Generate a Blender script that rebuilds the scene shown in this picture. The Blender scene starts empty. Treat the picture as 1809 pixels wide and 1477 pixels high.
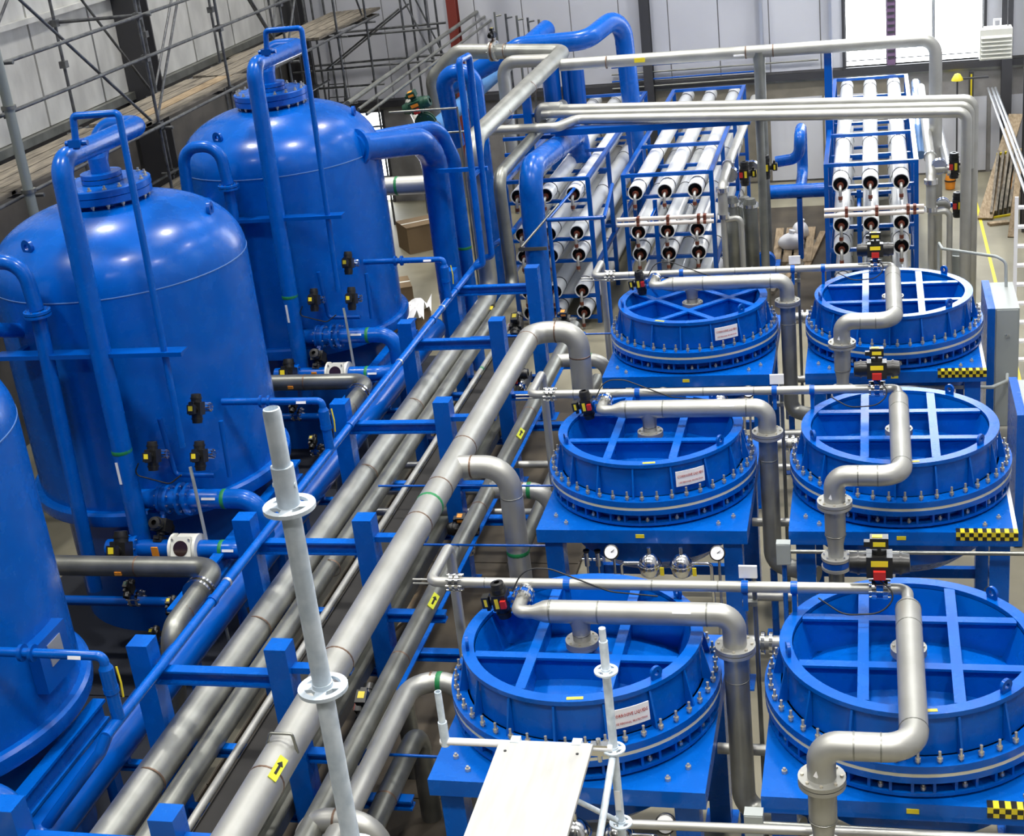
import bpy, math, random
from mathutils import Vector as V, Matrix
PI=math.pi; random.seed(7)
sc=bpy.context.scene; COL=sc.collection
# ---------------------------------------------------------------- camera
CX,CY,CZ=2.3974,-10.2082,8.9449
YAW,PIT,ROL,FOC=-0.2654,0.3941,-0.1168,2583.9
_f=V((math.sin(YAW)*math.cos(PIT),math.cos(YAW)*math.cos(PIT),-math.sin(PIT)))
_r=V((math.cos(YAW),-math.sin(YAW),0)); _u=_r.cross(_f)
_R=_r*math.cos(ROL)+_u*math.sin(ROL); _U=_u*math.cos(ROL)-_r*math.sin(ROL)
cd=bpy.data.cameras.new('camera'); cam=bpy.data.objects.new('camera',cd); COL.objects.link(cam)
cd.sensor_width=36; cd.lens=36*FOC/1809; cd.clip_end=200
cam.matrix_world=Matrix(((_R.x,_U.x,-_f.x,CX),(_R.y,_U.y,-_f.y,CY),(_R.z,_U.z,-_f.z,CZ),(0,0,0,1)))
sc.camera=cam
# ---------------------------------------------------------------- light
w=bpy.data.worlds.new('world'); sc.world=w; w.use_nodes=True
bg=w.node_tree.nodes['Background']; bg.inputs[0].default_value=(.80,.86,1,1); bg.inputs[1].default_value=0.05
sc.view_settings.view_transform='Standard'; sc.view_settings.look='None'; sc.view_settings.gamma=1
sc.view_settings.use_curve_mapping=False; sc.view_settings.exposure=0.0
CEIL=13.0
LAMPS=[(x,y) for x in (-8.5,-3.6,1.6,5.0) for y in (-11.5,-5,1.5,8,14.5,20.5)]
LAMP_W=180
for x,y in LAMPS:
    l=bpy.data.lights.new('bay_light','AREA'); l.shape='DISK'; l.size=.75; l.spread=1.85; l.energy=LAMP_W; l.color=(1,.97,.92)
    o=bpy.data.objects.new('bay_light',l); o.location=(x,y,CEIL-1.05); COL.objects.link(o)
# ---------------------------------------------------------------- materials
def mat(name,col,rough=.5,metal=0,coat=0,var=0,scale=8,bump=0,emit=0,col2=None,spec=.5,stretch=None,rvar=0,lo=.35,hi=.65):
    m=bpy.data.materials.new(name); m.use_nodes=True; nt=m.node_tree; b=nt.nodes['Principled BSDF']
    b.inputs['Base Color'].default_value=(*col,1); b.inputs['Roughness'].default_value=rough; b.inputs['Metallic'].default_value=metal
    b.inputs['Coat Weight'].default_value=coat; b.inputs['Coat Roughness'].default_value=.12; b.inputs['Specular IOR Level'].default_value=spec
    if emit: b.inputs['Emission Color'].default_value=(*col,1); b.inputs['Emission Strength'].default_value=emit
    if col2 or bump or rvar:
        tc=nt.nodes.new('ShaderNodeTexCoord'); mp=nt.nodes.new('ShaderNodeMapping'); nz=nt.nodes.new('ShaderNodeTexNoise')
        nz.inputs['Scale'].default_value=scale; nz.inputs['Detail'].default_value=6
        if stretch: mp.inputs['Scale'].default_value=stretch
        nt.links.new(tc.outputs['Object'],mp.inputs[0]); nt.links.new(mp.outputs[0],nz.inputs[0])
        if col2:
            cr=nt.nodes.new('ShaderNodeValToRGB'); cr.color_ramp.elements[0].position=lo; cr.color_ramp.elements[1].position=hi
            cr.color_ramp.elements[0].color=(*col,1); cr.color_ramp.elements[1].color=(*col2,1)
            nt.links.new(nz.outputs[0],cr.inputs[0]); nt.links.new(cr.outputs[0],b.inputs['Base Color'])
        if bump:
            bp=nt.nodes.new('ShaderNodeBump'); bp.inputs['Strength'].default_value=bump; bp.inputs['Distance'].default_value=.02
            nt.links.new(nz.outputs[0],bp.inputs['Height']); nt.links.new(bp.outputs[0],b.inputs['Normal'])
        if rvar:
            mr=nt.nodes.new('ShaderNodeMapRange'); mr.inputs['To Min'].default_value=max(.03,rough-rvar); mr.inputs['To Max'].default_value=rough+rvar
            nt.links.new(nz.outputs[0],mr.inputs[0]); nt.links.new(mr.outputs[0],b.inputs['Roughness'])
    return m
BLUE=mat('blue enamel paint',(.0,.092,.455),.27,coat=.14,rvar=.05,scale=5,col2=(.0,.104,.49),spec=.28)
BLUE2=mat('blue pipe paint',(.0,.078,.40),.25,coat=.14,spec=.3)
STEEL=mat('brushed stainless',(.40,.40,.37),.42,metal=.62,rvar=.05,scale=3,col2=(.46,.46,.43))
STEELD=mat('dull stainless',(.20,.205,.185),.38,metal=.75,rvar=.06,scale=3,col2=(.29,.295,.265))
PIPEA=mat('mid grey stainless',(.30,.305,.28),.40,metal=.7,rvar=.06,scale=3,col2=(.40,.405,.375))
WELD=mat('heat tinted weld',(.20,.13,.09),.45,metal=.7)
CHROME=mat('bright steel',(.75,.75,.74),.16,metal=1)
BOLT=mat('zinc bolt steel',(.62,.58,.48),.32,metal=.75)
GALV=mat('galvanised scaffold tube',(.52,.61,.69),.5,metal=.05,col2=(.74,.82,.89),scale=14,rvar=.1)
GALVD=mat('old scaffold tube',(.075,.078,.085),.5,metal=.5,col2=(.16,.165,.165),scale=9)
WHITE=mat('white housing gelcoat',(.90,.92,.92),.22,coat=.4)
OFFW=mat('off white enamel',(.78,.78,.70),.35)
CREAM=mat('cream gasket',(.62,.60,.45),.7)
BLACK=mat('black plastic',(.012,.012,.011),.35)
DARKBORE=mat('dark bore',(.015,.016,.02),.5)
RED=mat('red plastic',(.45,.02,.015),.4)
COPPER=mat('reddish brass fitting',(.20,.06,.035),.4,metal=.4)
YEL=mat('yellow plastic',(.75,.60,.02),.45)
LIME=mat('lime tag',(.60,.95,.10),.5)
ORANGE=mat('orange plastic',(.8,.28,.02),.5)
GREENB=mat('green tape',(.01,.20,.06),.5)
GREENV=mat('dark green casting',(.01,.06,.035),.4)
GREYP=mat('grey cabinet paint',(.36,.39,.38),.4)
PLY=mat('weathered plywood',(.43,.43,.41),.75,col2=(.50,.50,.48),scale=2.2,stretch=(7,1.0,7),bump=.2)
PLANK=mat('scaffold plank',(.11,.095,.075),.8,col2=(.24,.21,.16),scale=3,stretch=(6,.8,6),bump=.2)
WOOD=mat('brown timber',(.20,.14,.075),.75,col2=(.33,.25,.155),scale=3,stretch=(8,1,8))
FLOOR=mat('concrete floor',(.18,.165,.115),.55,col2=(.26,.24,.17),scale=.7,bump=.05)
SIDING=mat('white wall siding',(.60,.61,.66),.5,col2=(.66,.67,.71),scale=.5)
INSUL=mat('wall insulation sheet',(.46,.46,.44),.45,col2=(.62,.62,.59),scale=2.2,bump=.35,stretch=(1,1,.5))
BLOCKW=mat('lower wall block',(.25,.24,.23),.8,col2=(.33,.32,.31),scale=3)
TANW=mat('tan lower wall',(.27,.245,.19),.8,col2=(.21,.19,.15),scale=3)
COLD=mat('dark steel column',(.05,.05,.055),.5)
REDST=mat('red oxide steel',(.20,.03,.02),.6)
CEILM=mat('ceiling deck',(.45,.46,.48),.7)
SKYL=mat('daylit rooflight sheet',(.93,.97,1),.4,emit=4.0)
GLOW=mat('daylit glazing',(.93,.97,1),.3,emit=9.0)
LAMPM=mat('lamp lens',(1,.97,.92),.4,emit=12)
PAPER=mat('white label',(.85,.85,.86),.5)
CABLE=mat('black cable',(.01,.01,.01),.5)
PALEY=mat('faded yellow tag',(.62,.52,.07),.5)
CARDB=mat('cardboard',(.20,.135,.07),.8)
BLKTR=mat('black rubber',(.02,.02,.02),.7)
ALU=mat('aluminium',(.68,.70,.74),.3,metal=.8)
# ---------------------------------------------------------------- mesh builder
class MB:
    def __init__(s): s.v=[]; s.f=[]; s.s=[]
    def add(s,vs,fs,sm=False):
        k=len(s.v); s.v+=[tuple(p) for p in vs]; s.f+=[tuple(i+k for i in f) for f in fs]; s.s+=[sm]*len(fs); return s
    def box(s,x0,x1,y0,y1,z0,z1):
        return s.add([(x,y,z) for x in (x0,x1) for y in (y0,y1) for z in (z0,z1)],[(0,1,3,2),(4,6,7,5),(0,4,5,1),(2,3,7,6),(0,2,6,4),(1,5,7,3)])
    def obox(s,p,q,wd,ht,up=(0,0,1)):      # bar from p to q, width wd, height ht
        p,q=V(p),V(q); d=(q-p).normalized(); u=V(up)
        if abs(d.dot(u))>.98: u=V((0,1,0))
        a=d.cross(u).normalized(); b=a.cross(d).normalized(); a*=wd/2; b*=ht/2
        vs=[c+i*a+j*b for c in (p,q) for i in (-1,1) for j in (-1,1)]
        return s.add(vs,[(0,1,3,2),(4,6,7,5),(0,4,5,1),(2,3,7,6),(0,2,6,4),(1,5,7,3)])
    def tube(s,pts,r,n=14,caps=True):
        P=[V(p) for p in pts]; m=len(P); rr=r if isinstance(r,(list,tuple)) else [r]*m
        T=[]
        for i in range(m):
            t=(P[min(i+1,m-1)]-P[max(i-1,0)]); T.append(t.normalized())
        u=T[0].orthogonal().normalized(); vs=[]
        for i in range(m):
            u=(u-T[i]*u.dot(T[i])).normalized(); w_=T[i].cross(u)
            vs+=[P[i]+(u*math.cos(2*PI*k/n)+w_*math.sin(2*PI*k/n))*rr[i] for k in range(n)]
        fs=[(i*n+k,i*n+(k+1)%n,(i+1)*n+(k+1)%n,(i+1)*n+k) for i in range(m-1) for k in range(n)]
        s.add(vs,fs,True)
        if caps:
            s.add(vs[:n],[tuple(range(n))[::-1]]); s.add(vs[-n:],[tuple(range(n))])
        return s
    def cyl(s,p,q,r,r2=None,n=14,caps=True): return s.tube([p,q],[r,r if r2 is None else r2],n,caps)
    def pipe(s,pts,r,bend=.25,n=14,k=6,caps=True):
        return s.tube(fillet(pts,bend,k),r,n,caps)
    def lathe(s,prof,n=48,c=(0,0,0),axis=(0,0,1),sharp=30,a0=0,a1=2*PI):
        c=V(c); ax=V(axis).normalized(); q=V((0,0,1)).rotation_difference(ax)
        full=abs(a1-a0-2*PI)<1e-6; m=n if full else n+1
        runs=[[prof[0]]]
        for i in range(1,len(prof)):
            runs[-1].append(prof[i])
            if i<len(prof)-1:
                a=V((prof[i][0]-prof[i-1][0],prof[i][1]-prof[i-1][1])); b=V((prof[i+1][0]-prof[i][0],prof[i+1][1]-prof[i][1]))
                if a.length>0 and b.length>0 and a.angle(b)>math.radians(sharp): runs.append([prof[i]])
        for run in runs:
            vs=[]
            for (r,z) in run:
                vs+=[c+q@V((r*math.cos(a0+(a1-a0)*k/n),r*math.sin(a0+(a1-a0)*k/n),z)) for k in range(m)]
            fs=[(i*m+k,i*m+(k+1)%m,(i+1)*m+(k+1)%m,(i+1)*m+k) for i in range(len(run)-1) for k in range(n)]
            s.add(vs,fs,True)
        return s
    def disc(s,c,axis,r,t,r0=0,n=20):       # flat ring, thickness t centred on c
        if r0>0: return s.lathe([(r0,-t/2),(r,-t/2),(r,t/2),(r0,t/2),(r0,-t/2)],n,c,axis)
        return s.lathe([(1e-4,-t/2),(r,-t/2),(r,t/2),(1e-4,t/2)],n,c,axis)
    def sphere(s,c,r,n=12,m=8,sz=1):
        return s.lathe([(max(1e-4,r*math.sin(PI*i/m)),-r*sz*math.cos(PI*i/m)) for i in range(m+1)],n,c,sharp=80)
def fillet(pts,bend,k=6):
    P=[V(p) for p in pts]; out=[P[0]]
    for i in range(1,len(P)-1):
        a=(P[i-1]-P[i]); b=(P[i+1]-P[i]); la,lb=a.length,b.length; a.normalize(); b.normalize()
        ang=a.angle(b)
        if ang>PI-.02: out.append(P[i]); continue
        bd=bend[i-1] if isinstance(bend,(list,tuple)) else bend
        t=min(bd/math.tan(ang/2),la*.49,lb*.49); R=t*math.tan(ang/2)
        ctr=P[i]+(a+b).normalized()*(R/math.sin(ang/2)); p0=P[i]+a*t; p1=P[i]+b*t
        e0=p0-ctr; e1=p1-ctr
        for j in range(k+1):
            out.append(ctr+e0.normalized().slerp(e1.normalized(),j/k)*R if R>1e-5 else P[i])
    out.append(P[-1]); return out
MESH={}
def mesh(name,mb,m,key=None):
    me=bpy.data.meshes.new(name); me.from_pydata(mb.v,[],mb.f); me.polygons.foreach_set('use_smooth',mb.s); me.materials.append(m); me.update(); return me
def link(name,me,parent=None,loc=None,rot=None):
    o=bpy.data.objects.new(name,me); COL.objects.link(o)
    if parent is not None:
        o.parent=parent
        if parent.get('_w'): o.location=-WLOC[parent.name]
    if loc is not None: o.location=V(loc)+(o.location if parent is not None else V((0,0,0)))
    if rot is not None: o.rotation_euler=rot
    return o
WLOC={}
def part(parent,name,mb,m,kind=None,label=None):
    o=link(name,mesh(name,mb,m),parent)
    if kind: o['kind']=kind
    if label: o['label']=label
    return o
def sub(parent,name,mb,m,kind=None):       # sub-part: same coordinates as its parent part
    o=bpy.data.objects.new(name,mesh(name,mb,m)); COL.objects.link(o); o.parent=parent
    if kind: o['kind']=kind
    return o
LAB={}
def tag(o,label,cat,group=None):
    o['label']=label; o['category']=cat
    if group: o['group']=group
    LAB.setdefault(label,[]).append(o.name); return o
def thing(name,label,cat,loc=(0,0,0),rz=0,group=None,world=False):
    o=bpy.data.objects.new(name,None); o.empty_display_size=.1; COL.objects.link(o); o.location=loc; o.rotation_euler=(0,0,rz)
    if world: o['_w']=1; WLOC[o.name]=V(loc)
    return tag(o,label,cat,group)
def solo(name,mb,m,label,cat,group=None): return tag(link(name,mesh(name,mb,m)),label,cat,group)
def struct(name,mb,m,parent=None):
    o=link(name,mesh(name,mb,m),parent)
    if parent is None: o['kind']='structure'
    return o
def copytree(o,loc,label=None,group=None,rz=None):
    c=o.copy(); COL.objects.link(c); c.location=loc
    if rz is not None: c.rotation_euler=(0,0,rz)
    if label: tag(c,label,o['category'],group or o.get('group'))
    for a in list(o.children):
        d=a.copy(); COL.objects.link(d); d.parent=c
        for b in list(a.children):
            e=b.copy(); COL.objects.link(e); e.parent=d
    return c
def bolts_ring(c,axis,r,nb,br,L,a0=0):
    mb=MB(); ax=V(axis).normalized(); q=V((0,0,1)).rotation_difference(ax)
    for k in range(nb):
        a=a0+2*PI*k/nb; p=V(c)+q@V((r*math.cos(a),r*math.sin(a),0)); mb.cyl(p-ax*L/2,p+ax*L/2,br,n=6)
    return mb
def flange(t,c,axis,r,th,nb=8,m=None,bm=None):
    m=m or STEEL; f=part(t,'flange',MB().disc(c,axis,r,th,n=24),m)
    if nb:
        b=sub(f,'flange_bolts',bolts_ring(c,axis,r*.82,nb,r*.075,th*1.9),bm or BOLT,'stuff')
    return f
def weld(t,c,axis,r,wd=.022,m=None,name='weld_band'):
    return part(t,name,MB().lathe([(r*1.0,-wd/2),(r*1.03,-wd/3),(r*1.03,wd/3),(r*1.0,wd/2)],18,c,axis),m or WELD)
def band(t,c,axis,r,wd=.05,m=None): return weld(t,c,axis,r,wd,m or GREENB,'tape_band')
# ================================================================ the hall
XL,XR,YF,YN=-11.4,5.75,24.6,-12.5
struct('floor',MB().box(XL-.3,XR+.3,YN-3,YF+.3,-.2,0),FLOOR)
ce=struct('ceiling',MB().box(XL-.3,XR+.3,YN-3,YF+.3,CEIL,CEIL+.2),CEILM)
for x in (-2.9,2.9):
    for y in (-7.7,-1.2,5.3,11.8,18.3):
        struct('rooflight',MB().box(x,x+1.6,y,y+3.2,CEIL-.02,CEIL-.001),SKYL,ce)
for k in range(5):
    y=-8.2+k*6.5
    mb=MB().box(XL,XR,y-.09,y+.09,CEIL-.03,CEIL-.001).box(XL,XR,y-.015,y+.015,CEIL-.4,CEIL-.03).box(XL,XR,y-.09,y+.09,CEIL-.43,CEIL-.4)
    struct('ceiling_beam',mb,COLD,ce)
# far wall: block plinth, ledge, siding panels above, opening for the big window and the low door light
WX0,WX1,WZ0,WZ1=1.80,4.80,2.60,12.6
wf=struct('wall_far',MB().box(XL,WX0,YF,YF+.25,2.35,CEIL).box(WX1,XR,YF,YF+.25,2.35,CEIL).box(WX0,WX1,YF,YF+.25,WZ1,CEIL).box(WX0,WX1,YF,YF+.25,2.35,WZ0)
   .box(XL,-10.6,YF,YF+.25,0,2.35).box(-9.5,XR,YF,YF+.25,0,2.35).box(-10.6,-9.5,YF,YF+.25,2.3,2.35),BLOCKW)
x=XL
while x<XR-.05:
    x1=min(x+1.15,XR)
    for z0,z1 in ((2.62,5.4),(5.44,9),(9.04,CEIL)):
        a,b=x+.012,x1-.012
        if z0<WZ1 and b>WX0-.06 and a<WX1+.06:
            if a<WX0-.1: b=WX0-.06
            elif b>WX1+.1: a=WX1+.06
            else: continue
        o=struct('siding_panel',MB().box(a,b,YF-.035,YF,z0,z1),SIDING,wf)
    x=x1
struct('girt',MB().box(XL,XR,YF-.12,YF,2.42,2.56),COLD,wf)
for x in (-5.2,-1.2): struct('plinth_panel',MB().box(x,x+3.9,YF-.03,YF,.05,2.36),TANW,wf)
for x in (2.85,5.0,3.9): struct('plinth_panel',MB().box(x,min(x+1.0,XR),YF-.03,YF,.05,1.75),SIDING,wf)
for k in range(2): struct('plinth_panel',MB().box(.05+k*1.25,1.25+k*1.25,YF-.04,YF-.031,.05,2.0),SIDING,wf)
struct('trim_1',MB().box(XL,XR,YF-.06,YF,2.36,2.42),STEELD)
# window
wn=struct('window_1',MB().box(WX0-.07,WX0,YF-.1,YF+.2,WZ0-.07,WZ1+.07).box(WX1,WX1+.07,YF-.1,YF+.2,WZ0-.07,WZ1+.07).box(WX0,WX1,YF-.1,YF+.2,WZ0-.07,WZ0).box(WX0,WX1,YF-.1,YF+.2,WZ1,WZ1+.07),COLD)
for a,b in ((WX0,2.72),(2.90,3.72),(3.75,WX1)):
    z=WZ0
    while z<WZ1:
        z1=min(z+(.12 if z<2.7 else 1.38),WZ1); struct('pane',MB().box(a+.02,b-.02,YF+.02,YF+.05,z+.03,z1),GLOW,wn); z=z1
struct('mullion',MB().box(2.72,2.90,YF-.06,YF+.15,WZ0,WZ1),mat('mauve steel mullion',(.20,.12,.22),.5),wn)
struct('mullion',MB().box(3.72,3.75,YF+.0,YF+.1,WZ0,WZ1),ALU,wn)
for k in range(60): struct('ladder_rung',MB().box(2.735,2.885,YF-.075,YF-.06,2.75+k*.14,2.80+k*.14),COLD,wn) if k<14 else None
# bright doorway far left (seen beyond the second tank)
dw=struct('door_1',MB().box(-10.66,-10.6,YF-.06,YF+.2,0,2.36).box(-9.5,-9.44,YF-.06,YF+.2,0,2.36).box(-10.6,-9.5,YF-.06,YF+.2,2.3,2.36),COLD)
for z0,z1 in ((.05,.62),(.68,1.9),(1.96,2.28)): struct('pane',MB().box(-10.58,-9.52,YF+.03,YF+.06,z0,z1),GLOW,dw)
# columns
for n,(x,m) in enumerate(((-2.72,COLD),(-.06,ALU),(1.48,ALU),(-6.95,REDST),(5.3,COLD))):
    h=.11 if m is COLD or m is REDST else .03
    y=YF-.16 if n!=3 else 23.2
    mb=MB().box(x-h,x+h,y-.14,y-.11,0.012,CEIL).box(x-h,x+h,y+.08,y+.11,0.012,CEIL).box(x-.015,x+.015,y-.11,y+.08,0.012,CEIL)
    tag(struct('trim_%d'%(n+2),mb,m),['dark steel wall column right of the blue riser bend','thin pale wall strip at the far wall, left one','thin pale wall strip left of the big window','red oxide steel column behind the scaffold','dark steel corner column beside the unit heater'][n],'column')
# left wall
wl=struct('wall_left',MB().box(XL-.25,XL,YN-3,YF,0,CEIL),mat('dark lower wall',(.07,.066,.06),.8,col2=(.11,.10,.09),scale=2))
y=-6
while y<YF:
    y1=min(y+2.05,YF)
    for z0,z1 in ((4.75,6.5),(6.55,9.4),(9.45,CEIL)): struct('insulation_panel',MB().box(XL,XL+.09,y+.03,y1-.03,z0,z1),INSUL,wl)
    y=y1
struct('girt',MB().box(XL,XL+.22,YN,YF,4.6,4.74),STEELD,wl); struct('girt',MB().box(XL,XL+.2,YN,YF,6.48,6.57),INSUL,wl)
for k,y in enumerate((7.6,15.7,23.8)):
    tag(struct('trim_%d'%(k+8),MB().box(XL+.1,XL+.55,y-.28,y-.24,0.012,CEIL).box(XL+.1,XL+.55,y+.24,y+.28,0.012,CEIL).box(XL+.3,XL+.34,y-.24,y+.24,0.012,CEIL),COLD),'dark steel column on the left wall, %s from the front'%('first','second','third')[k],'column')
# right wall
wr=struct('wall_right',MB().box(XR,XR+.25,YN-3,YF,0,CEIL),BLOCKW)
y=-6
while y<YF:
    y1=min(y+1.15,YF); struct('siding_panel',MB().box(XR-.035,XR,y+.012,y1-.012,1.2,CEIL),SIDING,wr); y=y1
tag(struct('trim_12',MB().box(XR-.5,XR-.1,19.6,19.64,.012,CEIL).box(XR-.5,XR-.1,20.0,20.04,.012,CEIL).box(XR-.3,XR-.26,19.64,20.0,.012,CEIL),COLD),'dark steel column on the right wall','column')
solo('floor_line',MB().box(4.50,4.56,9.2,22.6,.001,.004),YEL,'painted yellow line on the concrete floor by the right wall','floor marking')
# lamps on the ceiling
for i,(x,y) in enumerate(LAMPS):
    t=thing('bay_lamp','high bay lamp on the ceiling, %s row from the left, %s from the front'%(('first','second','third','fourth')[i//6],('first','second','third','fourth','fifth','sixth')[i%6]),  'lamp',(x,y,CEIL-1.0),group='high bay lamps')
    part(t,'lamp_shade',MB().lathe([(.08,.45),(.14,.4),(.40,.0),(.405,.0),(.15,.42),(.08,.47)],20),ALU)
    part(t,'lamp_stem',MB().cyl((0,0,.45),(0,0,.985),.02,n=6),COLD)
# ================================================================ flanged process vessels
DX,DY,DZ=2.6155,4.2474,8.5291; RZ=2.6
def text_mesh(name,s,size,m,parent,loc,rot,ext=.001):
    c=bpy.data.curves.new(name,'FONT'); c.body=s; c.size=size; c.extrude=ext; c.align_x='CENTER'; c.align_y='CENTER'; c.resolution_u=1
    o=bpy.data.objects.new(name,c); COL.objects.link(o)
    dg=bpy.context.evaluated_depsgraph_get(); me=bpy.data.meshes.new_from_object(o.evaluated_get(dg)); bpy.data.objects.remove(o)
    me.materials.clear(); me.materials.append(m); o=bpy.data.objects.new(name,me); COL.objects.link(o); o.parent=parent; o.location=loc; o.rotation_euler=rot; return o
STUD=mesh('stud_bolt',MB().cyl((0,0,-.015),(0,0,.10),.012,n=7).cyl((0,0,.018),(0,0,.046),.023,n=6),BOLT)
STUD2=mesh('lower_bolt',MB().cyl((0,0,-.03),(0,0,.04),.012,n=7).cyl((0,0,-.005),(0,0,.022),.022,n=6),BOLT)
GUS=mesh('gusset',MB().box(0,.115,-.011,.011,0,.10),BLUE)
def rib_mb():
    mb=MB(); t=.009
    mb.add([(.985,-t,2.235),(1.065,-t,2.235),(.995,-t,2.55),(.985,-t,2.55),(.985,t,2.235),(1.065,t,2.235),(.995,t,2.55),(.985,t,2.55)],[(0,1,2,3),(7,6,5,4),(0,4,5,1),(1,5,6,2),(2,6,7,3),(3,7,4,0)]); return mb
RIB=mesh('shell_rib',rib_mb(),BLUE)
def lug_mb():
    return MB().lathe([(.024,-.013),(.055,-.013),(.055,.013),(.024,.013),(.024,-.013)],16,(0,0,.055),(0,1,0)).box(-.045,.045,-.0125,.0125,0,.03)
def vessel(cx,cy,brot,row,side,sign):
    t=thing('process_vessel','blue flanged process vessel, %s row, %s column, %s'%(row,side,'red lettered sign on its wall' if sign else 'under the angled overhead pipe'),'vessel',(cx,cy,0),group='flanged process vessels')
    part(t,'shell',MB().lathe([(1.02,2.0),(1.0,2.235),(.985,2.235),(.975,2.56)],64).lathe([(.895,2.56),(.80,2.25)],64),BLUE)
    part(t,'rim_ring',MB().lathe([(.90,2.56),(1.0,2.56),(1.0,2.6),(.90,2.6),(.90,2.56)],72),BLUE)
    part(t,'dished_head',MB().lathe([(.80,2.25),(.70,2.30),(.5,2.36),(.25,2.40),(.001,2.41)],48,sharp=60),BLUE)
    for i in range(16):
        o=link('shell_rib',RIB,t); o.rotation_euler=(0,0,math.radians(-48)+2*PI*i/16)
    b0=math.radians(brot); off=.345; L=math.sqrt(.9**2-off**2)
    for k in range(4):
        mb=MB(); a=off*(1 if k%2 else -1); zt=2.595 if k<2 else 2.597
        mb.box(-L,L,a-.042,a+.042,zt-.022,zt); mb.box(-L,L,a-.012,a+.012,2.27,zt-.022)
        o=part(t,'stiffening_beam',mb,BLUE); o.rotation_euler=(0,0,b0+(PI/2 if k>1 else 0))
    uf=part(t,'upper_flange',MB().lathe([(.98,2.172),(1.13,2.172),(1.13,2.235),(.98,2.235)],72),BLUE)
    NB=44
    for i in range(NB):
        o=link('stud_bolt',STUD,uf); a=2*PI*(i+.25)/NB; o.location=(1.085*math.cos(a),1.085*math.sin(a),2.235); o.rotation_euler=(0,0,random.random())
    part(t,'gasket',MB().lathe([(1.0,2.140),(1.128,2.140),(1.128,2.172),(1.0,2.172)],72),CREAM)
    lf=part(t,'lower_flange',MB().lathe([(.98,2.085),(1.13,2.085),(1.13,2.140),(.98,2.140)],72).lathe([(1.0,1.955),(1.11,1.955),(1.11,1.985),(1.0,1.985)],72),BLUE)
    for i in range(NB):
        o=link('gusset',GUS,lf); a=2*PI*i/NB; o.location=(.99*math.cos(a),.99*math.sin(a),1.985); o.rotation_euler=(0,0,a)
        if i%2:
            o=link('lower_bolt',STUD2,lf); a=2*PI*(i+.5)/NB; o.location=(1.07*math.cos(a),1.07*math.sin(a),2.0)
    part(t,'drum',MB().lathe([(1.0,2.0),(1.0,1.93),(.92,1.92),(.92,1.42),(.7,1.22),(.35,1.12),(.001,1.10)],48,sharp=40),BLUE)
    for a in ((195,315,45) if not sign else (197,318,40)):
        o=part(t,'lifting_lug',lug_mb(),BLUE2); a=math.radians(a+(10 if row=='middle' else 0)); o.location=(.95*math.cos(a),.95*math.sin(a),2.6); o.rotation_euler=(0,0,a+PI/2)
    a=math.radians(-83 if not (row=='back') else -110); o=part(t,'yellow_tag',MB().box(-.065,.065,-.018,.018,0,.004),PALEY); o.location=(.953*math.cos(a),.953*math.sin(a),2.6); o.rotation_euler=(0,0,a+PI/2)
    nz=part(t,'nozzle_flange',MB().disc((0,0,2.50),(0,0,1),.14,.03,n=24).cyl((0,0,2.38),(0,0,2.5),.075,n=18),STEEL)
    sub(nz,'flange_bolts',bolts_ring((0,0,2.50),(0,0,1),.115,8,.011,.06),BOLT,'stuff')
    if sign:
        a=math.radians(-59.3); r=1.028
        # gently curved sign following the wall
        mb=MB(); n=6; da=.155
        vs=[((r+dr+(.0 if z>2.4 else .008))*math.cos(a+da*(k/n*2-1)),(r+dr+(.0 if z>2.4 else .008))*math.sin(a+da*(k/n*2-1)),z) for dr in (0,.006) for z in (2.335,2.50) for k in range(n+1)]
        m_=n+1; fs=[]
        for k in range(n):
            fs+=[(2*m_+k,2*m_+k+1,3*m_+k+1,3*m_+k),(k,m_+k,m_+k+1,k+1),(m_+k,3*m_+k,3*m_+k+1,m_+k+1),(k,k+1,2*m_+k+1,2*m_+k)]
        s=part(t,'sign_plate',mb.add(vs,fs),PAPER,label='white sign with red lettering')
        for txt,z,sz in (('CORROSIVE LIQUIDS',2.442,.0315),('USE PERSONAL PROTECTION',2.376,.0205)):
            wpos=(r+.019)
            o=text_mesh('lettering',txt,sz,RED,s,(0,0,0),(0,0,0))
            for v in o.data.vertices:   # wrap the letters round the curved plate
                x,y,zz=v.co; an=a+x/wpos; rr=wpos+zz-(.006 if z>2.4 else 0)
                v.co=(rr*math.cos(an),rr*math.sin(an),z+y*1.35)
    return t
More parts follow.
